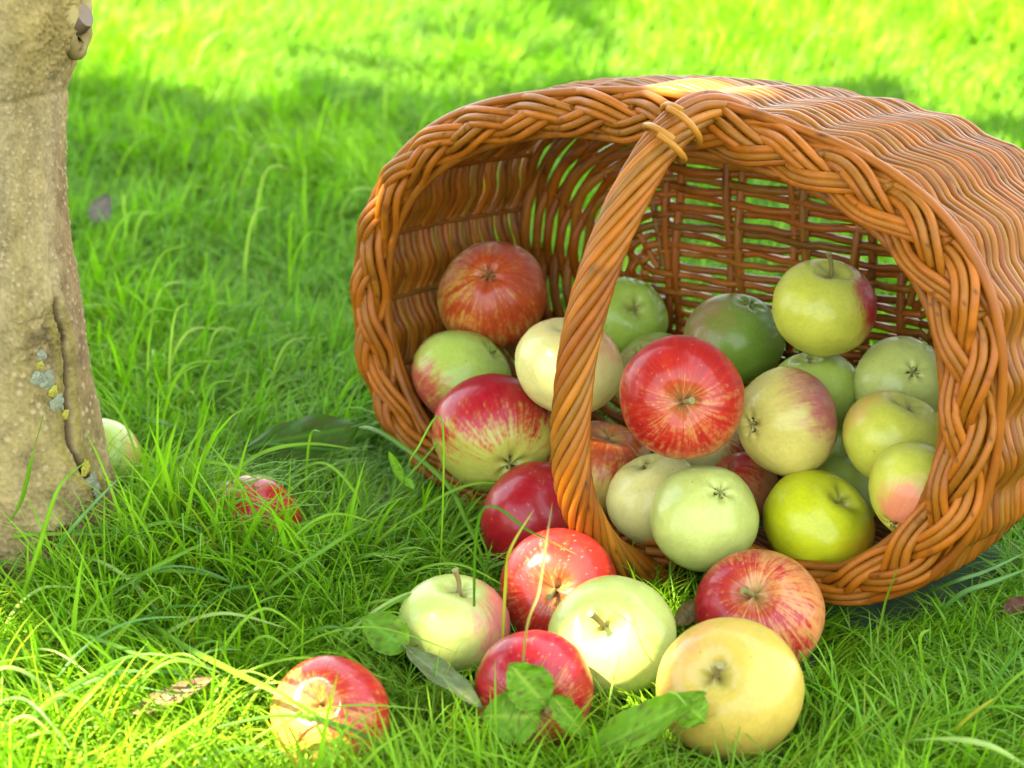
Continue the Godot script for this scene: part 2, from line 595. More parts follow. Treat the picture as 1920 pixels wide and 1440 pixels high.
	hero(g, [Vector3(-0.2195, 0.0300, -1.2088), Vector3(-0.2021, 0.0500, -1.2019), Vector3(-0.1735, 0.0600, -1.2242)], 0.0045, "bright")
	hero(g, [Vector3(-0.3352, 0.0200, -1.3990), Vector3(-0.2663, 0.0600, -1.3163), Vector3(-0.2156, 0.0600, -1.2821), Vector3(-0.1840, 0.0300, -1.3031)], 0.0032, "mid")
	hero(g, [Vector3(-0.1487, 0.0000, -1.5003), Vector3(-0.0941, 0.0400, -1.4691), Vector3(-0.0479, 0.0200, -1.4933)], 0.0026, "mid")
	hero(g, [Vector3(-0.1937, 0.0000, -1.4369), Vector3(-0.1534, 0.0500, -1.4091), Vector3(-0.1126, 0.0700, -1.4317), Vector3(-0.0890, 0.0500, -1.5160)], 0.0032, "mid")
	hero(g, [Vector3(-0.2931, 0.0000, -1.4523), Vector3(-0.2418, 0.0600, -1.3969), Vector3(-0.1941, 0.0800, -1.4109)], 0.0034, "mid")
	hero(g, [Vector3(-0.3175, 0.0000, -1.8076), Vector3(-0.2667, 0.0500, -1.6780), Vector3(-0.2368, 0.0400, -1.6604), Vector3(-0.2110, 0.0200, -1.6365)], 0.0030, "deep")
	hero(g, [Vector3(-0.0080, 0.0000, -1.3470), Vector3(-0.0040, 0.0809, -1.3440), Vector3(-0.0010, 0.1119, -1.3295), Vector3(0.0141, 0.1353, -1.3390)], 0.0022, "straw")
	hero(g, [Vector3(0.0039, 0.0000, -1.2635), Vector3(0.0079, 0.0878, -1.2605), Vector3(0.0157, 0.1149, -1.2660), Vector3(0.0208, 0.1332, -1.3004), Vector3(0.0248, 0.1413, -1.3360)], 0.0018, "dry")
	hero(g, [Vector3(-0.0240, 0.0000, -1.3632), Vector3(-0.0200, 0.1210, -1.3602), Vector3(0.0131, 0.1210, -1.3332), Vector3(0.0399, 0.1237, -1.2966)], 0.0020, "deep")
	hero(g, [Vector3(-0.0501, 0.0000, -1.4765), Vector3(-0.0461, 0.1344, -1.4735), Vector3(-0.0631, 0.1260, -1.4485), Vector3(-0.0710, 0.1065, -1.4622)], 0.0015, "bright")
	# fine longer blades that stand over the turf further off
	for k in 420:
		var z := rng.randf_range(-2.75, -1.56)
		var x := rng.randf_range(-0.30, 0.30) * -z
		if in_basket(x, z) or in_basket(x + 0.03, z + 0.03) or Vector2(x + 0.36, z + 1.517).length() < 0.11:
			continue
		var q := Vector3(x, 0.03, z) - BC
		if -q.dot(BN) > -0.06 and -q.dot(BN) < DEPTH + 0.05 and absf(q.dot(BU)) < 0.32:
			continue
		var yaw := rng.randfn(0.3, 1.0)
		var d := Vector3(cos(yaw), 0, sin(yaw) * 0.6)
		var l := rng.randf_range(0.02, 0.07)
		var up := rng.randf_range(0.06, 0.115)
		var root := Vector3(x, 0, z)
		hero(g, [root, root + d * l * 0.12 + Vector3.UP * up * 0.5, root + d * l * 0.45 + Vector3.UP * up * 0.9, root + d * l + Vector3.UP * up * rng.randf_range(0.85, 1.05)], rng.randf_range(0.0014, 0.0027), ["bright", "mid", "mid", "pale", "deep"][rng.randi() % 5])
	# more long bent blades about the tree and in the foreground
	for k in 130:
		var x := rng.randf_range(-0.42, 0.02)
		var z := rng.randf_range(-1.56, -1.2)
		if k > 85:
			x = rng.randf_range(-0.35, 0.42)
			z = rng.randf_range(-1.32, -1.2)
		var clear := true
		for a in apples:
			if Vector2(x - a[0].x, z - a[0].z).length() < a[1] + 0.035:
				clear = false
		if not clear:
			continue
		var yaw := rng.randf_range(-0.9, 0.9) + (PI if rng.randf() < 0.3 else 0.0)
		var d := Vector3(cos(yaw), 0, sin(yaw) * 0.7)
		var l := rng.randf_range(0.06, 0.15)
		var up := rng.randf_range(0.035, 0.075)
		var root := Vector3(x, 0, z)
		hero(g, [root, root + d * l * 0.25 + Vector3.UP * up * 0.7, root + d * l * 0.6 + Vector3.UP * up, root + d * l + Vector3.UP * up * rng.randf_range(0.4, 1.0)], rng.randf_range(0.0014, 0.0029), ["bright", "mid", "mid", "deep", "pale", "blue"][rng.randi() % 6])


# ---------------------------------------------------------------- the apple tree: only its foot is in the picture, its crown shades the lawn
const TRUNK := [0.0935, 0.0899, 0.0871, 0.0849, 0.0818, 0.0783, 0.0745, 0.0705, 0.0667, 0.0638, 0.0612, 0.0583, 0.0548, 0.0525, 0.0507, 0.0500, 0.0498, 0.0503, 0.0520, 0.0572, 0.0612, 0.0610, 0.0606, 0.0604, 0.0602, 0.0600]      # radius every 2 cm above the ground


func trunk_radius(y: float) -> float:
	var f := clampf(y / 0.02, 0.0, TRUNK.size() - 1.001)
	var k := int(f)
	var r: float = cubic_interpolate(TRUNK[k], TRUNK[k + 1], TRUNK[maxi(k - 1, 0)], TRUNK[mini(k + 2, TRUNK.size() - 1)], f - k)
	return r - 0.010 * smoothstep(0.6, 1.8, y)


func trunk_point(y: float, w: float, out := 0.0) -> Vector3:      # w: angle about the trunk, 0 towards +x, PI/2 towards the camera
	var r := trunk_radius(y) + out
	var axis := Vector3(-0.3676 + 0.0814 * minf(y, 0.5) - 0.05 * smoothstep(0.5, 1.8, y), y, -1.517 - 0.05 * smoothstep(0.5, 1.8, y))
	return axis + Vector3(cos(w), 0, sin(w)) * r


func crack_angle(y: float) -> float:
	return 0.53 - 0.18 * smoothstep(0.12, 0.06, y) + 0.05 * sin(y * 62.0) + 0.05 * noise.get_noise_1d(y * 900.0)


func build_tree() -> void:
	var tree := Node3D.new()
	tree.name = "apple_tree"
	tree.position = Vector3(-0.367, 0, -1.517)
	add_child(tree)
	tag(tree, "young tree trunk with pale brown speckled bark and lichen, standing in the grass", "tree")
	var off := tree.position
	var g := Geo.new()
	# finely cut where the bark is seen from near, coarsely round the back and higher up
	var heights := PackedFloat32Array()
	for k in 400:
		heights.append(-0.01 + 0.50 * k / 400.0)
	for k in 28:
		heights.append(0.49 + 1.35 * k / 27.0)
	var turns := PackedFloat32Array()
	for k in 190:
		turns.append(-0.5 + 2.4 * k / 190.0)
	for k in 60:
		turns.append(1.9 + (TAU - 2.4) * k / 60.0)
	var around := turns.size()
	var rows := heights.size() - 1
	for a in rows + 1:
		var y := heights[a]
		for b in around + 1:
			var w := turns[b % around]
			var dx := cos(w)
			var dz := sin(w)
			var n1 := noise.get_noise_3d(dx * 40.0, y * 260.0, dz * 40.0)
			var n2 := fine.get_noise_3d(dx * 60.0, y * 900.0, dz * 60.0)
			var n3 := fine.get_noise_3d(dx * 400.0 + 50.0, y * 7000.0, dz * 400.0)
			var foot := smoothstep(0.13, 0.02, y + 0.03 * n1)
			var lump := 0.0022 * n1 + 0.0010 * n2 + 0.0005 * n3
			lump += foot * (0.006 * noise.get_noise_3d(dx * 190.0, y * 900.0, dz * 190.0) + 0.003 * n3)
			# the swelling where a branch was cut
			var kw := w - 0.42
			if kw > PI:
				kw -= TAU
			var kn := exp(-pow(kw / 0.65, 2.0) - pow((y - 0.398) / 0.036, 2.0))
			lump += kn * (0.004 + 0.003 * n2 + 0.002 * n3)
			# the long crack on the side towards the lawn, with swollen lips
			var da := w - crack_angle(y)
			var in_y := smoothstep(0.05, 0.08, y) * smoothstep(0.235, 0.20, y)
			var edge := 0.035 + 0.025 * noise.get_noise_1d(y * 2500.0)
			var crack := exp(-pow(da / edge, 2.0)) * in_y
			var lips := exp(-pow((absf(da) - 0.11) / 0.05, 2.0)) * in_y
			lump += -0.0036 * crack + 0.0016 * lips
			# scabby bark above its upper end
			var scab := exp(-pow((w - 0.78) / 0.36, 2.0) - pow((y - 0.195) / 0.022, 2.0))
			var scabs := scab * smoothstep(-0.15, 0.25, noise.get_noise_3d(dx * 170.0, y * 2400.0, dz * 170.0) + 0.3 * n3)
			lump += scab * 0.006 * (noise.get_noise_3d(dx * 150.0, y * 2400.0, dz * 150.0) + 0.4 * n3)
			lump -= 0.0014 * exp(-pow((y - 0.352 - 0.004 * sin(w * 2.0)) / 0.003, 2.0))
			var mott := noise.get_noise_3d(dx * 70.0 + 31.0, y * 520.0, dz * 70.0)
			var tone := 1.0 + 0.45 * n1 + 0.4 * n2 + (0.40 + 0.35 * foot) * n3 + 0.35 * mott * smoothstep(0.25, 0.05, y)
			var col := Color(0.205, 0.155, 0.072) * tone
			var green := smoothstep(-0.1, 0.5, noise.get_noise_3d(dx * 50.0 + 90.0, y * 150.0, dz * 50.0) + 0.2 + 0.4 * kn)
			col = col.lerp(Color(0.176, 0.131, 0.034) * tone, 0.55 * green)
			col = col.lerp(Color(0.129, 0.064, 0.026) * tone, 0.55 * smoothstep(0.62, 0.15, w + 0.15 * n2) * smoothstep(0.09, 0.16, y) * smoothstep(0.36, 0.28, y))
			# lenticels: pale flecks lying across the bark
			var lent := cells.get_noise_3d(dx * 9.0 + 0.6 * n1, y * (150.0 if y < 0.2 else 230.0), dz * 9.0)
			var fleck := smoothstep(-0.69, -0.80, lent + 0.16 * n3 + 0.12 * n1) * (1.0 - foot)
			if cells.get_noise_3d(dx * 3.0 + 7.0, y * 30.0, dz * 3.0) > -0.25:
				fleck *= 0.25
			col = col.lerp(Color(0.335, 0.256, 0.131), 0.7 * fleck)
			lump += 0.0007 * fleck
			col = col.lerp(Color(0.037, 0.021, 0.008), clampf(crack * 0.95 + scabs * 0.7, 0.0, 0.92))
			col = col.lerp(Color(0.154, 0.120, 0.017) * tone, 0.7 * lips)
			# bared reddish wood low down
			var bare := exp(-pow((w - 0.80) / 0.17, 2.0) - pow((y - 0.056) / 0.011, 2.0)) + 0.3 * noise.get_noise_3d(dx * 200.0, y * 1400.0, dz * 200.0)
			var bared := smoothstep(0.40, 0.52, bare)
			col = col.lerp(Color(0.073, 0.021, 0.011) * tone, 0.92 * bared)
			lump -= 0.002 * bared
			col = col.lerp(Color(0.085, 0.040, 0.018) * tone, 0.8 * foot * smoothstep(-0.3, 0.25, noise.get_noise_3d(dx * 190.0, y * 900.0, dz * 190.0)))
			col = col.lerp(Color(0.129, 0.088, 0.020) * tone, kn * 0.6)
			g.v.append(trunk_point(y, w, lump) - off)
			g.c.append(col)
	for a in rows:
		for b in around:
			var p := a * (around + 1) + b
			g.quad(p + 1, p, p + around + 2, p + around + 1)
	part("trunk", g.mesh(true), mat.bark, tree)
	# the cut branch: a ring of healed bark round dead wood
	var ring := Geo.new()
	var pts := PackedVector3Array()
	var centre := trunk_point(0.403, 0.30, 0.001) - off
	var out := Vector3(cos(0.36), 0.10, sin(0.36)).normalized()
	var e1 := out.cross(Vector3.UP).normalized()
	var e2 := e1.cross(out).normalized()
	var radii := PackedFloat32Array()
	for k in 40:
		var w := TAU * k / 40
		pts.append(centre + e1 * cos(w) * 0.010 + e2 * sin(w) * 0.019 + out * (0.002 * sin(w * 2.0 + 1.0) - 0.003))
		radii.append(0.0058 + 0.0014 * sin(w * 3.0) + 0.0008 * sin(w * 7.0))
	tube(ring, pts, radii, 12, Color(0.200, 0.150, 0.055), 0.5, true)
	part("healed_bark", ring.mesh(), mat.bark, tree)
	var stub := Geo.new()
	tube(stub, PackedVector3Array([centre - out * 0.01, centre + out * 0.001, centre + out * 0.006 + e2 * 0.002]), PackedFloat32Array([0.011, 0.011, 0.008]), 14, Color(0.132, 0.090, 0.054), 0.5)
	part("branch_stub", stub.mesh(), mat.bark, tree)
	# lichen
	for s in [[0.170, 0.89, 0.0055, 0], [0.169, 0.83, 0.0050, 0], [0.167, 0.77, 0.0075, 0], [0.184, 0.82, 0.005, 0], [0.179, 0.86, 0.0045, 1], [0.149, 0.68, 0.0075, 0], [0.158, 0.71, 0.005, 1], [0.140, 0.60, 0.004, 1], [0.098, 0.44, 0.0075, 1], [0.088, 0.36, 0.0085, 0], [0.078, 0.33, 0.006, 0], [0.409, 0.74, 0.004, 0], [0.372, 0.84, 0.0028, 0], [0.371, 0.62, 0.003, 0], [0.395, 0.60, 0.004, 1]]:
		var l := Geo.new()
		var y: float = s[0]
		var w0: float = s[1]
		var r: float = s[2] * 0.8
		var mid := trunk_point(y, w0, 0.001) - off
		var n0 := Vector3(cos(w0), 0, sin(w0))
		var s0 := Vector3(-sin(w0), 0, cos(w0))
		var pale := Color(0.170, 0.178, 0.110) if s[3] == 0 else Color(0.26, 0.235, 0.03)
		l.v.append(mid + n0 * 0.0012)
		l.c.append(pale)
		for q in 4:
			for k in 22:
				var w := TAU * k / 22
				var rr := r * (q + 1) / 4.0 * (1.0 + 0.14 * sin(w * 3.0 + y * 90.0) + 0.10 * sin(w * 7.0 + r * 900.0) + 0.10 * sin(w * 10.0 + y * 700.0))
				var bump := 0.0012 * (1.0 - pow((q + 1) / 4.0, 2.0)) + 0.0016 * hash2(float(k), q + y * 10.0)
				l.v.append(mid + s0 * cos(w) * rr + Vector3.UP * sin(w) * rr * 1.1 + n0 * (bump - 0.001 - rr * rr * 5.0 * cos(w) * cos(w)))
				l.c.append(pale * (0.75 + 0.5 * hash2(k + 3.0, q + r)))
		for k in 22:
			l.i.append_array(PackedInt32Array([0, 1 + (k + 1) % 22, 1 + k]))
		for q in 3:
			for k in 22:
				var k2 := (k + 1) % 22
				l.quad(1 + q * 22 + k2, 1 + q * 22 + k, 1 + q * 22 + 22 + k2, 1 + q * 22 + 22 + k)
		part("lichen", l.mesh(true), mat.dry, tree)
	# limbs
	var top := trunk_point(1.78, 0.0, -0.04) - off
	var ends := [Vector3(-1.7, 2.5, 0.6), Vector3(-1.2, 3.0, 0.9), Vector3(0.5, 2.7, 0.2), Vector3(-0.2, 3.1, -0.6), Vector3(-0.7, 2.6, 1.3), Vector3(-1.6, 2.4, -0.6), Vector3(0.1, 2.5, 1.1)]
	for e in ends:
		var l := Geo.new()
		var p := spline([top - Vector3.UP * 0.15, top + (e - top) * 0.3 + Vector3.UP * 0.18, top + (e - top) * 0.65 + Vector3.UP * 0.12, e], 6)
		var rr := PackedFloat32Array()
		for k in p.size():
			rr.append(lerpf(0.034, 0.006, float(k) / p.size()))
		tube(l, p, rr, 9, Color(0.22, 0.15, 0.08), 0.3)
		part("limb", l.mesh(), mat.bark, tree)
	# the crown: many leaves, with the gaps the sun comes through
	var leaf := Geo.new()
	for k in 5:
		var s := k / 4.0
		var w := 0.024 * sin(PI * pow(s, 0.8)) + 0.0005
		for e: float in [-1.0, 0.0, 1.0]:
			leaf.v.append(Vector3(w * e, 0.006 * absf(e) - 0.02 * s * s, s * 0.085))
			leaf.n.append(Vector3(-0.3 * e, 1, 0.2).normalized())
			leaf.c.append(Color(1, 1, 1))
	for k in 4:
		for e in 2:
			leaf.quad(k * 3 + e, k * 3 + e + 1, k * 3 + 3 + e, k * 3 + 4 + e)
	var sun := TO_SUN.normalized()
	var where: Array = []
	var colours: Array = []
	var mid := Vector3(-1.15, 2.3, -1.25)
	for k in 37000:
		var d := Vector3(rng.randfn(), rng.randfn(), rng.randfn()).normalized() * pow(rng.randf(), 0.36)
		var p := mid + d * Vector3(1.75, 0.62, 1.5)
		if p.y < 1.75 or noise.get_noise_3d(p.x * 70.0, p.y * 70.0, p.z * 70.0) < -0.34:
			continue
		var b := Basis.from_euler(Vector3(rng.randf_range(-0.9, 0.5), rng.randf() * TAU, rng.randf_range(-0.6, 0.6)))
		var size := rng.randf_range(0.8, 1.3)
		var open := false
		for q in gaps:
			var to: Vector3 = p + b.z * 0.042 * size - q[0]
			to -= sun * to.dot(sun)
			if to.length() > q[1] + 0.07:
				continue
			for e: float in [-0.042, -0.02, 0.0, 0.02, 0.042]:
				var te := to + b.z * e * size
				if (te - sun * te.dot(sun)).length() < q[1] + 0.016:
					open = true
			if open:
				break
		if open:
			continue
		where.append(Transform3D(b.scaled(Vector3.ONE * size), p - off))
		var f := rng.randf_range(0.7, 1.3)
		colours.append(Color(0.07 * f, 0.15 * f, 0.03 * f))
	var mm := MultiMesh.new()
	mm.transform_format = MultiMesh.TRANSFORM_3D
	mm.use_colors = true
	mm.mesh = leaf.mesh()
	mm.mesh.surface_set_material(0, mat.leaf)
	mm.instance_count = where.size()
	for k in where.size():
		mm.set_instance_transform(k, where[k])
		mm.set_instance_color(k, colours[k])
	var crown := MultiMeshInstance3D.new()
	crown.name = "crown"
	crown.multimesh = mm
	crown.set_meta("kind", "stuff")
	tree.add_child(crown, true)


# ---------------------------------------------------------------- the basket
func oval(w: float, a: float, b: float, e: float) -> float:
	return pow(pow(absf(cos(w)) / a, e) + pow(absf(sin(w)) / b, e), -1.0 / e)


func rim_radius(w: float, co: Array) -> float:
	var f: float = 1.0 + co[0]
	for k in 6:
		f += co[1 + 2 * k] * cos((k + 1) * w) + co[2 + 2 * k] * sin((k + 1) * w)
	return f * oval(w, 0.27, 0.177, 2.6)


func wall_radius(w: float, s: float) -> float:
	s = clampf(s, 0.0, 1.0)
	return (rim_radius(w, RIM_OUT) - 0.014) * (1.0 - s) + oval(w, 0.250, 0.158, 2.8) * s + 0.010 * sin(PI * pow(s, 0.7))


func bp(u: float, v: float, dep: float) -> Vector3:
	return BC + BU * u + BV * v - BN * dep


func willow_tone(k: float) -> Color:
	var f := rng.randf_range(0.72, 1.2) * k
	var warm := rng.randf_range(0.86, 1.14)
	if rng.randf() < 0.12:
		warm *= 1.2
		f *= 0.85
	return Color(0.222 * f, 0.070 * f * warm, 0.0065 * f * warm * warm)


func build_basket() -> void:
	var basket := Node3D.new()
	basket.name = "wicker_basket"
	basket.position = Vector3(BC.x, 0, BC.z)
	add_child(basket)
	tag(basket, "brown oval willow basket with braided rim and twisted handle, lying on its side", "basket")
	var off := basket.position
	# angles at equal steps of the wall's length
	var table := PackedFloat32Array()
	var total := 0.0
	var fine_steps := 1440
	var last := Vector2.ZERO
	for k in fine_steps + 1:
		var w := TAU * k / fine_steps
		var r := wall_radius(w, 0.4)
		var q := Vector2(cos(w), sin(w)) * r
		if k > 0:
			total += q.distance_to(last)
		table.append(total)
		last = q
	var angle_at := func(s: float) -> float:
		var want := fposmod(s, 1.0) * total
		var k := table.bsearch(want)
		k = clampi(k, 1, fine_steps)
		var f := (want - table[k - 1]) / maxf(1e-6, table[k] - table[k - 1])
		return TAU * (k - 1 + f) / fine_steps
	# wall: rods running round, bent out over one stake and in behind the next
	var folds := 28
	var steps := folds * 10
	var angles := PackedFloat32Array()
	for k in steps:
		angles.append(angle_at.call(float(k) / steps))
	var dep := 0.008
	while dep < DEPTH + 0.001:
		var s := dep / DEPTH
		var close := smoothstep(0.075, 0.125, dep)
		var thick := lerpf(0.00325, 0.0032, close) * rng.randf_range(0.9, 1.06)
		var pts := PackedVector3Array()
		var rad := PackedFloat32Array()
		var seed_at := dep * 4000.0
		for k in steps:
			var w := angles[k]
			var ph := 2.0 * PI * folds * k / steps
			var fold := asin(sin(ph) * 0.985) / asin(0.985)
			var wander := noise.get_noise_2d(k * 3.0, seed_at)
			var r := wall_radius(w, s) + (0.0056 - 0.0030 * maxf(0.0, sin(w))) * (1.0 - 0.35 * s) * fold + 0.0010 * wander
			var dd := dep + 0.0022 * cos(ph) + (0.0018 + 0.0022 * close) * noise.get_noise_2d(k * 1.6 + 500.0, seed_at)
			pts.append(bp(cos(w) * r, sin(w) * r, dd) - off)
			rad.append(thick * (1.0 + 0.10 * noise.get_noise_2d(k * 0.7, seed_at + 77.0)))
		var g := Geo.new()
		tube(g, pts, rad, 8, willow_tone(0.95), 0.22, true)
		part("weaver", g.mesh(), mat.willow, basket)
		dep += lerpf(0.0071, 0.0079, close)
	# stakes inside the folds
	for k in folds:
		var w: float = angle_at.call((k + 0.25) / folds)
		var pts := PackedVector3Array()
		for j in 13:
			var s := -0.02 + 1.03 * j / 12.0
			var r := wall_radius(w, s) + (0.0056 - 0.0030 * maxf(0.0, sin(w))) * (1.0 - 0.35 * s) - 0.0022
			pts.append(bp(cos(w) * r, sin(w) * r, s * DEPTH) - off)
		var g := Geo.new()
		tube(g, pts, same(13, 0.0024), 7, willow_tone(0.75), 0.25)
		part("stake", g.mesh(), mat.willow, basket)
	# bottom: sticks across, a row of long sticks, and rods woven round and round them
	var spine := 0.105
	for u: float in [-0.103, -0.093, -0.047, -0.036, 0.008, 0.020, 0.062, 0.074, 0.102]:
		var g := Geo.new()
		var pts := PackedVector3Array()
		var reach := 0.152
		for j in 25:
			var v := -reach + 2.0 * reach * j / 24.0
			pts.append(bp(u + 0.002 * sin(v * 30.0 + u * 90.0), v, DEPTH - 0.0035 - 0.002 * sin(v * 60.0 + u * 200.0)) - off)
		tube(g, pts, same(25, 0.0036), 7, willow_tone(0.85), 0.25)
		part("bottom_stick", g.mesh(), mat.willow, basket)
	for k in 5:
		var g := Geo.new()
		var pts := PackedVector3Array()
		for j in 31:
			var u := -0.118 + 0.236 * j / 30.0
			pts.append(bp(u, -0.014 + 0.007 * k, DEPTH - 0.003 + 0.003 * cos(u * 120.0 + PI * (k % 2))) - off)
		tube(g, pts, same(31, 0.0030), 7, willow_tone(0.85), 0.25)
		part("bottom_rod", g.mesh(), mat.willow, basket)
	for side: float in [-1.0, 1.0]:
		for k in 7:
			var w := PI * (k + 0.5) / 7.0 - PI / 2.0
			var g := Geo.new()
			var pts := PackedVector3Array()
			for j in 9:
				var r := 0.012 + 0.125 * j / 8.0
				pts.append(bp(side * (spine + cos(w) * r), sin(w) * r * 1.06, DEPTH - 0.003) - off)
			tube(g, pts, same(9, 0.0031), 7, willow_tone(0.8), 0.25)
			part("bottom_stick", g.mesh(), mat.willow, basket)
	var ring := 0.024
	var row := 0
	while ring < 0.150:
		var g := Geo.new()
		var pts := PackedVector3Array()
		var count := 190
		var straight := 2.0 * spine
		var bend := PI * ring
		var whole := 2.0 * (straight + bend)
		for j in count:
			var l := whole * j / count
			var c: Vector2
			if l < straight:
				c = Vector2(-spine + l, ring)
			elif l < straight + bend:
				var w := PI / 2.0 - (l - straight) / ring
				c = Vector2(spine + cos(w) * ring, sin(w) * ring)
			elif l < 2.0 * straight + bend:
				c = Vector2(spine - (l - straight - bend), -ring)
			else:
				var w := -PI / 2.0 - (l - 2.0 * straight - bend) / ring
				c = Vector2(-spine + cos(w) * ring, sin(w) * ring)
			# the oval swells to the square-shouldered outline of the wall
			var ca := atan2(c.y, c.x)
			var sr := 0.15 / maxf(0.001, absf(sin(ca)))
			if sr * absf(cos(ca)) > spine:
				sr = spine * absf(cos(ca)) + sqrt(maxf(0.0, 0.0225 - pow(spine * sin(ca), 2.0)))
			c *= lerpf(1.0, wall_radius(ca, 1.0) / sr, pow(clampf((ring - 0.04) / 0.11, 0.0, 1.0), 1.5))
			var wave := sin(l / 0.056 * PI + PI * row) if absf(c.x) < spine else sin(atan2(c.y, absf(c.x) - spine) * 7.0 + PI * row)
			var j2 := 0.0026 * noise.get_noise_2d(j * 3.0, row * 31.0)
			pts.append(bp(c.x, c.y + j2, DEPTH - 0.003 + 0.0042 * wave) - off)
		tube(g, pts, same(count, lerpf(0.0031, 0.0037, smoothstep(0.05, 0.10, ring)) * rng.randf_range(0.9, 1.1)), 7, willow_tone(0.85), 0.25, true)
		part("bottom_weaver", g.mesh(), mat.willow, basket)
		ring += lerpf(0.0074, 0.0062, smoothstep(0.05, 0.11, ring)) + rng.randf_range(-0.0008, 0.0010)
		row += 1
	rim(basket, off)
	handle(basket, off)


# a point of the rim: w angle, across -1 (inner edge) to 1 (outer edge), lift along the outward axis
func rim_point(w: float, across: float, lift: float) -> Vector3:
	var ro := rim_radius(w, RIM_OUT)
	var ri := rim_radius(w, RIM_IN)
	ri = minf(ri, ro - 0.034)
	var r := lerpf(ri, ro, across * 0.5 + 0.5)
	var drop := 0.010 * pow(maxf(0.0, across), 2.0) + 0.007 * pow(maxf(0.0, -across), 2.0)
	return bp(cos(w) * r, sin(w) * r, -0.004 - lift + drop)


func rim(basket: Node3D, off: Vector3) -> void:
	# plain rods that lie along the rim under the braid
	for k in [[-0.90, -0.004, 0.0034], [-0.70, -0.011, 0.0036], [-0.35, -0.008, 0.0042], [0.0, -0.007, 0.0042], [0.35, -0.008, 0.0042], [0.70, -0.009, 0.0036], [0.90, -0.002, 0.0034]]:
		var pts := PackedVector3Array()
		for j in 240:
			var w := TAU * j / 240
			pts.append(rim_point(w, k[0] + 0.06 * sin(w * 5.0 + k[0] * 9.0), k[1] + 0.0015 * sin(w * 7.0 + k[0] * 20.0)) - off)
		var g := Geo.new()
		tube(g, pts, same(240, k[2]), 8, willow_tone(1.0), 0.2, true)
		part("rim_rod", g.mesh(), mat.willow, basket)
	# the braid: three strands of three rods
	var count := 660
	var table := PackedFloat32Array()
	var total := 0.0
	var last := Vector3.ZERO
	for k in 1441:
		var p := rim_point(TAU * k / 1440, 0.0, 0.0)
		if k > 0:
			total += p.distance_to(last)
		table.append(total)
		last = p
	for strand in 3:
		for rod in 3:
			var pts := PackedVector3Array()
			var rad := PackedFloat32Array()
			var shift := (rod - 1.0)
			var seed_at := strand * 50.0 + rod * 13.0
			for j in count:
				var want := total * j / count
				var k := clampi(table.bsearch(want), 1, 1440)
				var w := TAU * (k - 1 + (want - table[k - 1]) / maxf(1e-6, table[k] - table[k - 1])) / 1440
				var ph := 9.0 * TAU * j / count + TAU * strand / 3.0
				var half := maxf(0.015, (rim_radius(w, RIM_OUT) - rim_radius(w, RIM_IN)) * 0.5)
				# slope of the strand: rods of one strand lie side by side across it
				var slope := cos(ph) * 0.54 * half * 9.0 * TAU / total
				var lean := 1.0 / sqrt(1.0 + slope * slope)
				var across := 0.54 * sin(ph) + shift * 0.0055 * lean / half + 0.05 * noise.get_noise_2d(j * 1.3, seed_at)
				var lift := 0.0046 * sin(2.0 * ph) + 0.0012 * noise.get_noise_2d(j * 1.7 + 90.0, seed_at) - 0.001 * absf(shift)
				var dw := -shift * 0.0055 * slope * lean / maxf(0.12, rim_radius(w, RIM_OUT))
				pts.append(rim_point(w + dw, across, lift) - off)
				rad.append(0.0029 * (1.0 + 0.22 * noise.get_noise_2d(j * 0.8, seed_at + 300.0)))
			var g := Geo.new()
			tube(g, pts, rad, 8, willow_tone(1.12), 0.25, true)
			part("border_rod", g.mesh(), mat.willow, basket)


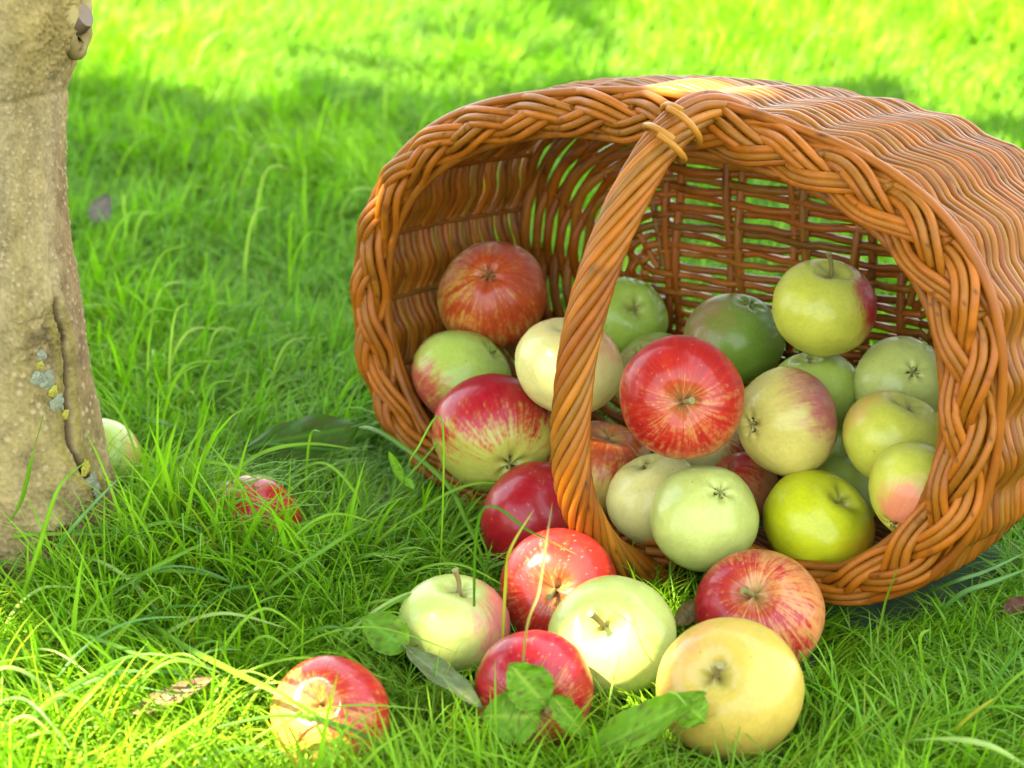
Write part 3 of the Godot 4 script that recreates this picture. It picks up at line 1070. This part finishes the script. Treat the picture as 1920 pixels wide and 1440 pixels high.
func handle(basket: Node3D, off: Vector3) -> void:
	var path := spline([bp(0.056, 0.150, 0.030) + BV * 0.014, bp(0.052, 0.172, 0.004), bp(0.049, 0.166, -0.024), bp(0.045, 0.143, -0.056), bp(0.038, 0.097, -0.087), bp(0.030, 0.040, -0.106), bp(0.025, -0.02, -0.112), bp(0.022, -0.070, -0.104), bp(0.021, -0.117, -0.074), bp(0.021, -0.148, -0.032), bp(0.021, -0.164, 0.000), bp(0.021, -0.166, 0.030)], 12)
	var count := path.size()
	var frames: Array = []
	var a := BU
	for k in count:
		var t := (path[mini(k + 1, count - 1)] - path[maxi(k - 1, 0)]).normalized()
		a = (a - t * a.dot(t)).normalized()
		frames.append([a, t.cross(a)])
	var g0 := Geo.new()
	var rel := PackedVector3Array()
	for p in path:
		rel.append(p - off)
	tube(g0, rel, same(count, 0.0080), 12, willow_tone(0.7), 0.3)
	part("handle_core", g0.mesh(), mat.willow, basket)
	var rods := 11
	for rod in rods:
		var pts := PackedVector3Array()
		var rad := PackedFloat32Array()
		var seed_at := rod * 17.0
		for k in count:
			var s := float(k) / (count - 1)
			var ends := smoothstep(0.16, 0.0, s)
			var foot := smoothstep(0.72, 0.95, s)
			var twist := TAU * 2.5 * (smoothstep(0.15, 0.9, s) * 0.75 + 0.25 * s) + TAU * rod / rods + 0.12 * noise.get_noise_2d(k * 2.0, seed_at)
			var ra := 0.0101 + 0.0055 * ends + 0.0065 * foot
			var rb := 0.0101 - 0.002 * ends
			pts.append(path[k] + frames[k][0] * cos(twist) * ra + frames[k][1] * sin(twist) * rb - off)
			rad.append(0.0031 * (1.0 + 0.2 * noise.get_noise_2d(k * 1.4, seed_at + 60.0)))
		var g := Geo.new()
		tube(g, pts, rad, 9, willow_tone(1.12), 0.24)
		part("handle_rod", g.mesh(), mat.willow, basket)
	# two thin loops round the upper end of the handle
	for l in [[24, 0.0150, 0.9], [30, 0.0148, 0.5]]:
		var k0: int = l[0]
		var t := (path[k0 + 1] - path[k0 - 1]).normalized()
		var fa: Vector3 = frames[k0][0]
		var fb: Vector3 = frames[k0][1]
		var pts := PackedVector3Array()
		for j in 44:
			var w: float = TAU * (j / 40.0) + l[2]
			var r: float = l[1] + 0.005 * maxf(0.0, cos(w - 0.4))
			pts.append(path[k0] + fa * cos(w) * r * 1.12 + fb * sin(w) * r + t * (0.008 * cos(w - 0.6) + 0.004 * j / 44.0) - off)
		var g := Geo.new()
		tube(g, pts, same(44, 0.0023), 8, Color(0.30, 0.125, 0.012), 0.15)
		part("handle_loop", g.mesh(), mat.willow, basket)
	# the binding beside the handle's foot, with the cut ends of rods showing in it
	for k in 8:
		var w := -PI / 2.0 + 0.205 + k * 0.0145
		var pts := PackedVector3Array()
		for j in 26:
			var q := TAU * j / 26
			pts.append(rim_point(w + 0.05 * sin(q), 0.1 + 1.05 * cos(q), 0.0 + 0.015 * sin(q)) - off)
		var g := Geo.new()
		tube(g, pts, same(26, 0.0022), 7, willow_tone(0.9), 0.2, true)
		part("binding", g.mesh(), mat.willow, basket)
	for k in 4:
		var at := rim_point(-PI / 2.0 + 0.185, -0.75 + 0.42 * k, 0.017) - off
		var g := Geo.new()
		tube(g, PackedVector3Array([at + BU * 0.014 - BN * 0.004, at, at - BU * 0.004 + BN * 0.003]), same(3, 0.0034), 9, willow_tone(0.9), 0.2)
		part("rod_end", g.mesh(), mat.willow, basket)


# ---------------------------------------------------------------- apples
func apple(label: String, group: String, centre: Vector3, radius: float, axis: Vector3, ground: String, over: String, bias: float, streak: float, blush: Vector3, spread: float, stem: int, seed_at: int) -> void:
	rng.seed = 1000 + seed_at
	apples.append([centre, radius])
	var up := axis.normalized()
	var sx := up.cross(Vector3(0.3, 0.2, 0.9)).normalized()
	var turn := Basis(sx, up, sx.cross(up)) * Basis(Vector3.UP, rng.randf() * TAU)
	var o := Node3D.new()
	o.name = numbered("apple")
	add_child(o)
	o.transform = Transform3D(turn, centre)
	tag(o, label, "apple", group)
	var toward := turn.inverse() * blush.normalized()
	var tall := rng.randf_range(0.84, 0.90)
	var p1 := rng.randf() * TAU
	var p2 := rng.randf() * TAU
	var lobe := rng.randf_range(0.012, 0.03)
	var lop := rng.randf_range(0.025, 0.075)
	var wide := rng.randf_range(0.26, 0.32)
	var deep := rng.randf_range(0.22, 0.28)
	var wide2 := rng.randf_range(0.20, 0.26)
	var deep2 := rng.randf_range(0.12, 0.17)
	var under: Color = SKIN[ground]
	var top: Color = SKIN[over]
	var g := Geo.new()
	var rows := 100
	var around := 176
	var s1 := seed_at * 13.7
	for a in rows + 1:
		var t := PI * a / rows
		t = t + 0.12 * sin(2.0 * t) * -1.0
		var c := cos(t)
		var s := sin(t)
		for b in around + 1:
			var w := TAU * (b % around) / around
			var cx := cos(w)
			var cz := sin(w)
			var r := s * (1.0 + 0.05 * c - 0.03 * s * s + 0.03)
			r *= 1.0 + lobe * cos(5.0 * w + p1) * (0.35 - 0.65 * c) + 0.018 * cos(2.0 * w + p2)
			var y := tall * c * (1.0 + 0.06 * (1.0 - s))
			y += lop * s * cos(w + p2) * 0.8
			if c > 0.0:
				y -= deep * exp(-pow(r / wide, 2.0)) * (1.0 + 0.25 * cos(3.0 * w + p1))
			else:
				y += deep2 * exp(-pow(r / wide2, 2.0)) * (1.0 + 0.3 * cos(5.0 * w + p1))
			var big := 1.0 + 0.018 * noise.get_noise_3d(cx * s * 60.0 + s1, c * 60.0, cz * s * 60.0)
			g.v.append(Vector3(cx * r, y, cz * r) * radius * big)
			var dir := Vector3(cx * s, c, cz * s)
			# streaks run from pole to pole, blotches break them up
			var run := 0.35 * streaks.get_noise_3d(cx * 4.5 + s1, c * 0.5 + s1, cz * 4.5) + 0.75 * streaks.get_noise_3d(cx * 11.0 - s1, c * 1.3, cz * 11.0) + 0.7 * streaks.get_noise_3d(cx * 26.0 + s1, c * 3.0, cz * 26.0)
			var blot := noise.get_noise_3d(dir.x * 95.0 + s1, dir.y * 95.0, dir.z * 95.0)
			var grain := fine.get_noise_3d(dir.x * 260.0 + s1, dir.y * 260.0, dir.z * 260.0)
			var m := bias + spread * (dir.dot(toward) * 1.25 - 0.15) + streak * 0.85 * run + (0.30 + 0.35 * streak) * blot + (0.12 + 0.5 * streak) * grain
			var near_stem := exp(-pow(r / 0.34, 2.0)) if c > 0.0 else 0.0
			m -= 0.55 * near_stem * (0.4 + 1.2 * absf(run))
			var cover := smoothstep(-0.25, 0.85, m)
			var col := under.lerp(top, cover)
			col = col.lerp(top * Color(0.550, 0.500, 0.700), 0.5 * smoothstep(0.7, 1.6, m + 0.8 * streak * run))
			# green tinge and russet in the hollows
			col = col.lerp(Color(0.259, 0.259, 0.050), 0.55 * near_stem * (1.0 - cover * 0.5))
			if c > 0.0:
				col = col.lerp(Color(0.166, 0.122, 0.043), 0.6 * exp(-pow(r / 0.13, 2.0)))
			else:
				col = col.lerp(Color(0.144, 0.130, 0.050), 0.55 * exp(-pow(r / 0.11, 2.0)))
			var f := 1.0 + 0.14 * grain + 0.12 * blot
			# lenticels
			var dot := cells.get_noise_3d(dir.x * 13.0 + s1, dir.y * 13.0, dir.z * 13.0)
			if dot < -0.86:
				col = col.lerp(Color(0.446, 0.374, 0.187), 0.20)
			# a few bruises and scab marks
			if cells.get_noise_3d(dir.x * 3.1 + s1 * 2.0, dir.y * 3.1, dir.z * 3.1) < -0.955 + 0.035 * grain:
				col = col.lerp(Color(0.115, 0.072, 0.029), 0.6)
			g.c.append(Color(col.r * f, col.g * f, col.b * f))
	for a in rows:
		for b in around:
			var p := a * (around + 1) + b
			g.quad(p + 1, p, p + around + 2, p + around + 1)
	# generate_normals needs clockwise faces: rows run from the stem down
	var flip := PackedInt32Array()
	for k in g.i.size() / 3:
		flip.append(g.i[3 * k])
		flip.append(g.i[3 * k + 2])
		flip.append(g.i[3 * k + 1])
	g.i = flip
	part("skin", g.mesh(true), mat.apple_skin, o)
	# dried sepals in the eye
	var eye := Geo.new()
	var low := -(tall - deep2) * radius
	for k in 7:
		var w := TAU * k / 7.0 + p1
		var d := Vector3(cos(w), 0, sin(w))
		var l := radius * rng.randf_range(0.09, 0.15)
		var b0 := Vector3(0, low + radius * 0.03, 0) + d * radius * 0.03
		tube(eye, PackedVector3Array([b0, b0 + d * l * 0.6 + Vector3(0, -l * 0.5, 0), b0 + d * l * (0.5 + 0.6 * rng.randf()) + Vector3(rng.randf_range(-0.3, 0.3) * l, -l * 1.05, 0)]), PackedFloat32Array([radius * 0.035, radius * 0.025, radius * 0.006]), 5, Color(0.072, 0.065, 0.025), 0.4)
	part("calyx", eye.mesh(), mat.dry, o)
	if stem > 0:
		var st := Geo.new()
		var b0 := Vector3(0, (tall - deep) * radius - radius * 0.06, 0)
		var l := radius * (0.42 if stem == 2 else 0.62)
		var d := Vector3(cos(p1), 0, sin(p1))
		if stem == 1:
			d = turn.inverse() * Vector3(-0.6, 0.5, 0.2)
			d.y = maxf(d.y, 0.3)
		var sp := spline([b0, b0 + Vector3(0, l * 0.5, 0) + d * l * 0.08, b0 + Vector3(0, l * 0.85, 0) + d * l * 0.35], 5)
		var rr := PackedFloat32Array()
		for k in sp.size():
			rr.append(radius * (0.040 + 0.035 * pow(float(k) / sp.size(), 4.0)))
		tube(st, sp, rr, 9, Color(0.173, 0.137, 0.043), 0.35)
		part("stem", st.mesh(), mat.dry, o)
	if seed_at == TORN:
		torn_leaves(o)


const TORN := 37      # the apple with torn leaves on its stem


func build_apples() -> void:
	apple("orange red apple with its dark eye up, leaning on the inner basket wall", "apples in the basket", Vector3(-0.0152, 0.1290, -1.7410), 0.0427, Vector3(0.0738, -0.7024, -0.7079), "amber", "ember", 0.50, 0.85, Vector3(0.5621, 0.6019, 0.5673), 0.50, 0, 11)
	apple("green apple with one red flank, directly under the orange red apple", "apples in the basket", Vector3(-0.0371, 0.0817, -1.6879), 0.0395, Vector3(-0.7220, -0.6867, -0.0845), "lime", "rose", -0.38, 0.45, Vector3(-0.8661, -0.3717, 0.3342), 1.10, 0, 12)
	apple("pale yellow apple with a faint peach blush half behind the handle", "apples in the basket", Vector3(0.0401, 0.1304, -1.5868), 0.0388, Vector3(0.0984, 0.9930, 0.0658), "cream", "peach", -0.35, 0.20, Vector3(0.5277, 0.8465, -0.0704), 0.80, 0, 13)
	apple("apple red above and green below, its dark eye facing down, inside the rim", "apples in the basket", Vector3(-0.0123, 0.0757, -1.5924), 0.0442, Vector3(-0.3072, 0.2103, -0.9281), "olive", "crimson", 0.40, 0.80, Vector3(-0.1574, 0.9437, -0.2910), 1.20, 0, 14)
	apple("deep crimson apple lying over the lower rim beside the handle foot", "apples on the grass", Vector3(0.0161, 0.0345, -1.5332), 0.0428, Vector3(0.8772, 0.3281, 0.3506), "rosy", "crimson", 1.20, 0.35, Vector3(-0.6261, 0.5421, 0.5604), 0.30, 0, 15)
	apple("yellow and red apple behind the lower part of the handle", "apples in the basket", Vector3(0.0633, 0.0536, -1.5807), 0.0384, Vector3(0.1959, 0.9748, 0.1071), "straw", "ember", 0.10, 0.70, Vector3(-0.1138, 0.9914, -0.0646), 0.90, 0, 16)
	apple("green apple with its open stem hollow facing out, deep behind the handle", "apples in the basket", Vector3(0.0876, 0.1168, -1.7221), 0.0316, Vector3(0.2129, 0.6430, 0.7357), "green", "green", -2.00, 0.10, Vector3(0.0177, 0.9372, -0.3484), 0.20, 0, 17)
	apple("green apple with brown russet skin, mostly hidden behind the bright red one", "apples in the basket", Vector3(0.1084, 0.0911, -1.6676), 0.0349, Vector3(0.5771, -0.7125, -0.3992), "green", "russet", -0.55, 0.40, Vector3(-0.5988, 0.6769, 0.4280), 0.90, 0, 18)
	apple("bright red apple with radiating streaks, stem end facing out, mid pile", "apples in the basket", Vector3(0.1132, 0.1493, -1.4841), 0.0416, Vector3(-0.0430, 0.2843, 0.9578), "apricot", "scarlet", 0.85, 0.85, Vector3(-0.3196, 0.9455, -0.0621), 0.45, 2, 19)
	apple("dull green apple with a brownish cheek, behind the bright red apple", "apples in the basket", Vector3(0.1634, 0.1282, -1.6500), 0.0364, Vector3(-0.3418, -0.9344, -0.1001), "moss", "russet", -0.45, 0.25, Vector3(-0.7764, 0.6181, 0.1230), 0.90, 0, 20)
	apple("yellow green apple with one red cheek and a stem, highest in the basket", "apples in the basket", Vector3(0.2186, 0.1768, -1.5814), 0.0368, Vector3(0.1319, 0.9811, 0.1415), "yellow", "crimson", -1.00, 0.35, Vector3(0.9803, 0.1937, -0.0395), 2.10, 1, 21)
	apple("pale green apple directly under the highest apple in the basket", "apples in the basket", Vector3(0.2162, 0.1129, -1.5827), 0.0319, Vector3(-0.2469, 0.9682, -0.0400), "lime", "lime", -2.00, 0.10, Vector3(0.0507, 0.9271, -0.3713), 0.20, 0, 22)
	apple("yellow apple with a plum pink cheek, touching the bright red apple", "apples in the basket", Vector3(0.1888, 0.1142, -1.5251), 0.0375, Vector3(0.8145, -0.1650, -0.5562), "butter", "plum", -0.55, 0.35, Vector3(0.7533, 0.6168, 0.2281), 1.20, 0, 23)
	apple("pale green apple with shrivelled eye facing out, above the smooth yellow one", "apples in the basket", Vector3(0.2738, 0.1263, -1.5627), 0.0344, Vector3(-0.1239, -0.6594, -0.7415), "pale", "pale", -2.00, 0.10, Vector3(0.0639, 0.9289, -0.3647), 0.20, 0, 24)
	apple("smooth plain yellow apple under the pale green one with the shrivelled eye", "apples in the basket", Vector3(0.2600, 0.1121, -1.4994), 0.0362, Vector3(0.2843, 0.9516, 0.1164), "yellow", "peach", -0.75, 0.20, Vector3(-0.6620, 0.6868, -0.3001), 1.00, 0, 25)
	apple("yellow apple with a round pink patch, half hidden by the rim", "apples in the basket", Vector3(0.2669, 0.1006, -1.4367), 0.0353, Vector3(0.6127, 0.5567, -0.5609), "yellow", "coral", -1.55, 0.25, Vector3(-0.2906, -0.0403, 0.9560), 2.30, 0, 26)
	apple("large lemon yellow apple with one orange side, resting on the lower rim", "apples in the basket", Vector3(0.2087, 0.0547, -1.4862), 0.0388, Vector3(0.5108, 0.7989, 0.3174), "lemon", "orange", -1.05, 0.15, Vector3(0.8209, -0.3966, 0.4109), 1.60, 0, 27)
	apple("large pale green apple with a dark star shaped eye, at the front of the opening", "apples in the basket", Vector3(0.1300, 0.0690, -1.4669), 0.0368, Vector3(-0.2571, -0.8286, -0.4972), "pale", "pale", -2.00, 0.10, Vector3(0.0374, 0.9056, -0.4224), 0.20, 0, 28)
	apple("creamy pale apple between the handle foot and the star eyed apple", "apples in the basket", Vector3(0.0996, 0.0564, -1.5233), 0.0338, Vector3(-0.2936, 0.9498, -0.1082), "cream", "peach", -1.00, 0.20, Vector3(-0.3202, -0.5050, 0.8015), 0.90, 0, 29)
	apple("small red and peach apple peeping out behind the star eyed apple", "apples in the basket", Vector3(0.1644, 0.0446, -1.5654), 0.0278, Vector3(-0.6212, 0.7650, 0.1701), "apricot", "scarlet", 0.15, 0.80, Vector3(-0.7718, 0.6358, -0.0075), 0.90, 0, 30)
	apple("green yellow apple peeping out behind the large lemon yellow one", "apples in the basket", Vector3(0.2315, 0.0495, -1.5437), 0.0282, Vector3(-0.2625, -0.1878, -0.9465), "lime", "lime", -2.00, 0.10, Vector3(0.0613, 0.9105, -0.4090), 0.20, 0, 31)
	apple("shaded green apple in the gap between plum cheeked and smooth yellow apples", "apples in the basket", Vector3(0.2367, 0.0607, -1.5981), 0.0290, Vector3(0.1425, 0.2335, -0.9619), "lime", "lime", -2.00, 0.10, Vector3(0.0581, 0.9180, -0.3923), 0.20, 0, 32)
	apple("pale and red apple barely seen in the gap under the bright red one", "apples in the basket", Vector3(0.1501, 0.0467, -1.6330), 0.0296, Vector3(-0.0308, -0.6530, -0.7568), "cream", "scarlet", -0.40, 0.50, Vector3(0.9093, 0.0291, 0.4152), 1.00, 0, 33)
	apple("red streaked apple with a sunlit top, stem facing out, below the crimson one", "apples on the grass", Vector3(0.0311, 0.0348, -1.4275), 0.0402, Vector3(-0.1193, 0.4499, 0.8851), "apricot", "scarlet", 0.80, 0.75, Vector3(0.4827, 0.8683, 0.1142), 0.40, 2, 34)
	apple("pale apple with a pink cheek, next to the small bright leaf", "apples on the grass", Vector3(-0.0376, 0.0310, -1.3833), 0.0366, Vector3(0.1529, 0.9828, 0.1032), "pale", "pink", -0.50, 0.35, Vector3(0.9740, 0.1958, 0.1143), 1.30, 1, 35)
	apple("large pale green apple with a crooked stem, lying on the grass", "apples on the grass", Vector3(0.0639, 0.0346, -1.3591), 0.0408, Vector3(-0.2325, 0.6883, 0.6872), "pale", "peach", -1.50, 0.20, Vector3(0.7377, -0.0985, 0.6679), 0.90, 1, 36)
	apple("dark red apple with torn green leaves on its stem, lowest in the heap", "apples on the grass", Vector3(0.0131, 0.0313, -1.2987), 0.0373, Vector3(0.0901, 0.1497, 0.9846), "apricot", "crimson", 0.75, 0.70, Vector3(-0.2852, 0.9573, -0.0477), 0.40, 2, 37)
	apple("orange red apple with sunlit side, alone in the grass near the camera", "apples on the grass", Vector3(-0.1091, 0.0312, -1.2663), 0.0363, Vector3(-0.1933, 0.7176, 0.6690), "amber", "scarlet", 0.30, 0.85, Vector3(0.5064, 0.8259, -0.2478), 0.80, 0, 38)
	apple("red streaked apple with a short stem behind the large golden yellow one", "apples on the grass", Vector3(0.1607, 0.0360, -1.3916), 0.0419, Vector3(-0.2044, 0.7435, 0.6368), "apricot", "crimson", 0.55, 0.95, Vector3(-0.9856, -0.0828, 0.1472), 0.60, 2, 39)
	apple("large golden yellow apple with a green leaf leaning on it", "apples on the grass", Vector3(0.1329, 0.0389, -1.2852), 0.0446, Vector3(-0.3686, 0.6664, 0.6481), "gold", "coral", -1.00, 0.30, Vector3(-0.5675, 0.7859, 0.2458), 1.10, 2, 40)
	apple("green apple with a peach side half hidden behind the tree trunk", "apples on the grass", Vector3(-0.3090, 0.0280, -1.6558), 0.0310, Vector3(-0.0936, 0.7924, 0.6028), "lime", "peach", -0.85, 0.20, Vector3(0.9966, 0.0820, 0.0063), 1.30, 0, 41)
	apple("mottled red apple sunk in tall grass between tree and basket", "apples on the grass", Vector3(-0.1835, 0.0286, -1.5405), 0.0351, Vector3(-0.2129, -0.3301, -0.9196), "apricot", "scarlet", 0.60, 0.90, Vector3(0.9549, 0.2537, 0.1542), 0.50, 0, 42)


# ---------------------------------------------------------------- leaves
# a leaf from base to tip; flat: which way its upper side faces; bites: holes in the blade
func leaf(g: Geo, a: Vector3, b: Vector3, flat: Vector3, width: float, col: Color, under: Color, curl: float, droop: float, ragged := 0.0) -> void:
	var along := (b - a)
	var l := along.length()
	along = along.normalized()
	var side := along.cross(flat).normalized()
	var up := side.cross(along).normalized()
	var rows := 22
	var cols := 12
	var base := g.v.size()
	var s1 := rng.randf() * 60.0
	for k in rows + 1:
		var s := float(k) / rows
		var w := width * 0.5 * pow(sin(PI * pow(s, 0.82)), 0.75) + 0.0004
		for j in cols + 1:
			var e := 2.0 * j / cols - 1.0
			var tooth := 1.0 + (0.018 + 0.25 * ragged) * (1.0 if k % 2 == 0 else -1.0) * (1.0 if absf(e) > 0.95 else 0.0)
			tooth -= ragged * 1.6 * maxf(0.0, noise.get_noise_2d(s * 300.0 + s1, signf(e) * 40.0)) * absf(e)
			var h := curl * width * (e * e) * 0.5 - droop * l * s * s + 0.05 * width * sin(s * 16.0 + absf(e) * 3.0) * absf(e)
			g.v.append(a + along * l * s + side * w * e * tooth + up * h)
			var vein := 0.0
			if absf(e) < 0.09:
				vein = 1.0
			elif fposmod(s * 9.0 - absf(e) * 1.3, 1.0) < 0.16:
				vein = 0.5
			var f := 1.0 + 0.25 * noise.get_noise_2d(s * 240.0 + s1, e * 60.0)
			var spot := smoothstep(0.30, 0.42, noise.get_noise_2d(s * 420.0 + s1, e * 170.0 + 60.0))
			g.c.append((col.lerp(under, vein * 0.75) * f).lerp(Color(0.07, 0.04, 0.015), 0.7 * spot))
	for k in rows:
		for j in cols:
			var p := base + k * (cols + 1) + j
			g.quad(p, p + 1, p + cols + 1, p + cols + 2)


func fallen_leaf(called: String, label: String, a: Vector3, b: Vector3, flat: Vector3, width: float, col: Color, under: Color, curl: float, droop: float, stalk := 0.012) -> void:
	var o := thing(called, label, "leaf", a)
	var g := Geo.new()
	leaf(g, Vector3.ZERO, b - a, flat, width, col, under, curl, droop)
	part("blade", g.mesh(true), mat.leaf, o)
	var st := Geo.new()
	var back := (a - b).normalized() * stalk
	tube(st, PackedVector3Array([Vector3.ZERO + (b - a) * 0.06, back * 0.5 + Vector3(0, 0.001, 0), back + Vector3(0, -0.002, 0)]), same(3, 0.0009), 6, under, 0.2)
	part("stalk", st.mesh(), mat.leaf, o)


func torn_leaves(o: Node3D) -> void:
	var inv := o.transform.affine_inverse()
	var turn := o.transform.basis.inverse()
	var eye := Vector3(0, 0.75, 0)
	for l in [[Vector3(0.0200, 0.0460, -1.2540), Vector3(-0.0015, 0.0720, -1.2570), 0.028, 0.0, 0.10], [Vector3(0.0170, 0.0400, -1.2500), Vector3(-0.0180, 0.0420, -1.2480), 0.033, -0.15, 0.12], [Vector3(0.0230, 0.0540, -1.2520), Vector3(0.0440, 0.0300, -1.2450), 0.015, 0.2, 0.28]]:
		var g := Geo.new()
		var a: Vector3 = l[0]
		var b: Vector3 = l[1]
		leaf(g, inv * a, inv * b, turn * (eye - a).normalized(), l[2], Color(0.090, 0.188, 0.010), Color(0.202, 0.285, 0.030), 0.25 + l[3], 0.08, l[4])
		part("torn_leaf", g.mesh(true), mat.leaf, o)


func build_leaves() -> void:
	rng.seed = 99
	fallen_leaf("fallen_leaf", "large dark green leaf lying flat in the grass between the tree and the basket", Vector3(-0.114, 0.062, -1.640), Vector3(-0.199, 0.052, -1.628), Vector3(-0.1, 0.75, 0.65), 0.034, Color(0.034, 0.071, 0.007), Color(0.062, 0.132, 0.017), -0.2, 0.05)
	fallen_leaf("fallen_leaf", "small bright green leaf pressed against the pale apple with the pink cheek", Vector3(-0.066, 0.036, -1.342), Vector3(-0.0945, 0.054, -1.352), Vector3(0.1, 0.7, 0.75), 0.026, Color(0.079, 0.165, 0.010), Color(0.119, 0.247, 0.026), 0.2, 0.04)
	fallen_leaf("fallen_leaf", "greyish green leaf turned underside up below the pale apple with the pink cheek", Vector3(-0.0655, 0.038, -1.337), Vector3(-0.018, 0.040, -1.262), Vector3(0.25, 0.8, 0.5), 0.018, Color(0.105, 0.130, 0.040), Color(0.17, 0.19, 0.08), 0.3, 0.03)
	fallen_leaf("fallen_leaf", "long green leaf with its tip curled, leaning on the golden yellow apple", Vector3(0.046, 0.018, -1.245), Vector3(0.113, 0.066, -1.233), Vector3(-0.35, 0.75, 0.6), 0.024, Color(0.101, 0.203, 0.009), Color(0.171, 0.297, 0.030), 0.35, 0.02)
	fallen_leaf("fallen_leaf", "round leaf end folded over at the hollow of the golden yellow apple", Vector3(0.1000, 0.060, -1.2330), Vector3(0.1150, 0.046, -1.2320), Vector3(0.1, 0.5, 0.9), 0.022, Color(0.093, 0.188, 0.009), Color(0.171, 0.297, 0.030), -0.3, 0.12)
	fallen_leaf("dry_leaf", "dry tan and brown leaf lying in the grass beside the lone orange red apple", Vector3(-0.2300, 0.028, -1.2739), Vector3(-0.180, 0.046, -1.2852), Vector3(-0.1, 0.8, 0.5), 0.013, Color(0.165, 0.105, 0.050), Color(0.231, 0.198, 0.099), 0.4, -0.02)
	fallen_leaf("dry_leaf", "small curled yellow brown leaf in the grass between two apples by the basket", Vector3(0.108, 0.024, -1.398), Vector3(0.122, 0.040, -1.405), Vector3(0.2, 0.6, 0.7), 0.012, Color(0.220, 0.154, 0.050), Color(0.275, 0.220, 0.110), 0.5, 0.1, 0.006)
	fallen_leaf("dry_leaf", "reddish brown dead leaf in the shaded grass beside the end of the basket", Vector3(0.330, 0.012, -1.440), Vector3(0.350, 0.018, -1.444), Vector3(0.1, 0.7, 0.7), 0.012, Color(0.088, 0.033, 0.022), Color(0.121, 0.055, 0.033), 0.3, 0.05, 0.006)
	fallen_leaf("dry_leaf", "greyish curled dead leaf in the far grass just beside the trunk", Vector3(-0.400, 0.040, -2.19), Vector3(-0.386, 0.066, -2.20), Vector3(0.2, 0.3, 0.9), 0.020, Color(0.143, 0.110, 0.105), Color(0.198, 0.165, 0.154), 0.5, 0.1, 0.006)
	# a seedling with a few small leaves that grows before the basket's rim
	var o := thing("seedling", "thin green seedling with tiny leaves before the rim, beside the red and green apple", "plant", Vector3(-0.098, 0, -1.575))
	var st := Geo.new()
	var path := spline([Vector3.ZERO, Vector3(0.012, 0.035, 0.0), Vector3(0.034, 0.062, -0.002), Vector3(0.052, 0.085, -0.004)], 6)
	tube(st, path, same(path.size(), 0.0008), 6, Color(0.118, 0.247, 0.017), 0.2)
	part("stem", st.mesh(), mat.leaf, o)
	for l in [[Vector3(0.050, 0.083, -0.004), Vector3(0.062, 0.097, 0.004), 0.006], [Vector3(0.020, 0.046, -0.001), Vector3(0.010, 0.072, 0.004), 0.006], [Vector3(0.022, 0.049, 0.0), Vector3(0.028, 0.046, 0.012), 0.005]]:
		var g := Geo.new()
		leaf(g, l[0], l[1], Vector3(0.1, 0.5, 0.9), l[2], Color(0.126, 0.264, 0.013), Color(0.171, 0.347, 0.033), 0.2, 0.0)
		part("leaf", g.mesh(true), mat.leaf, o)
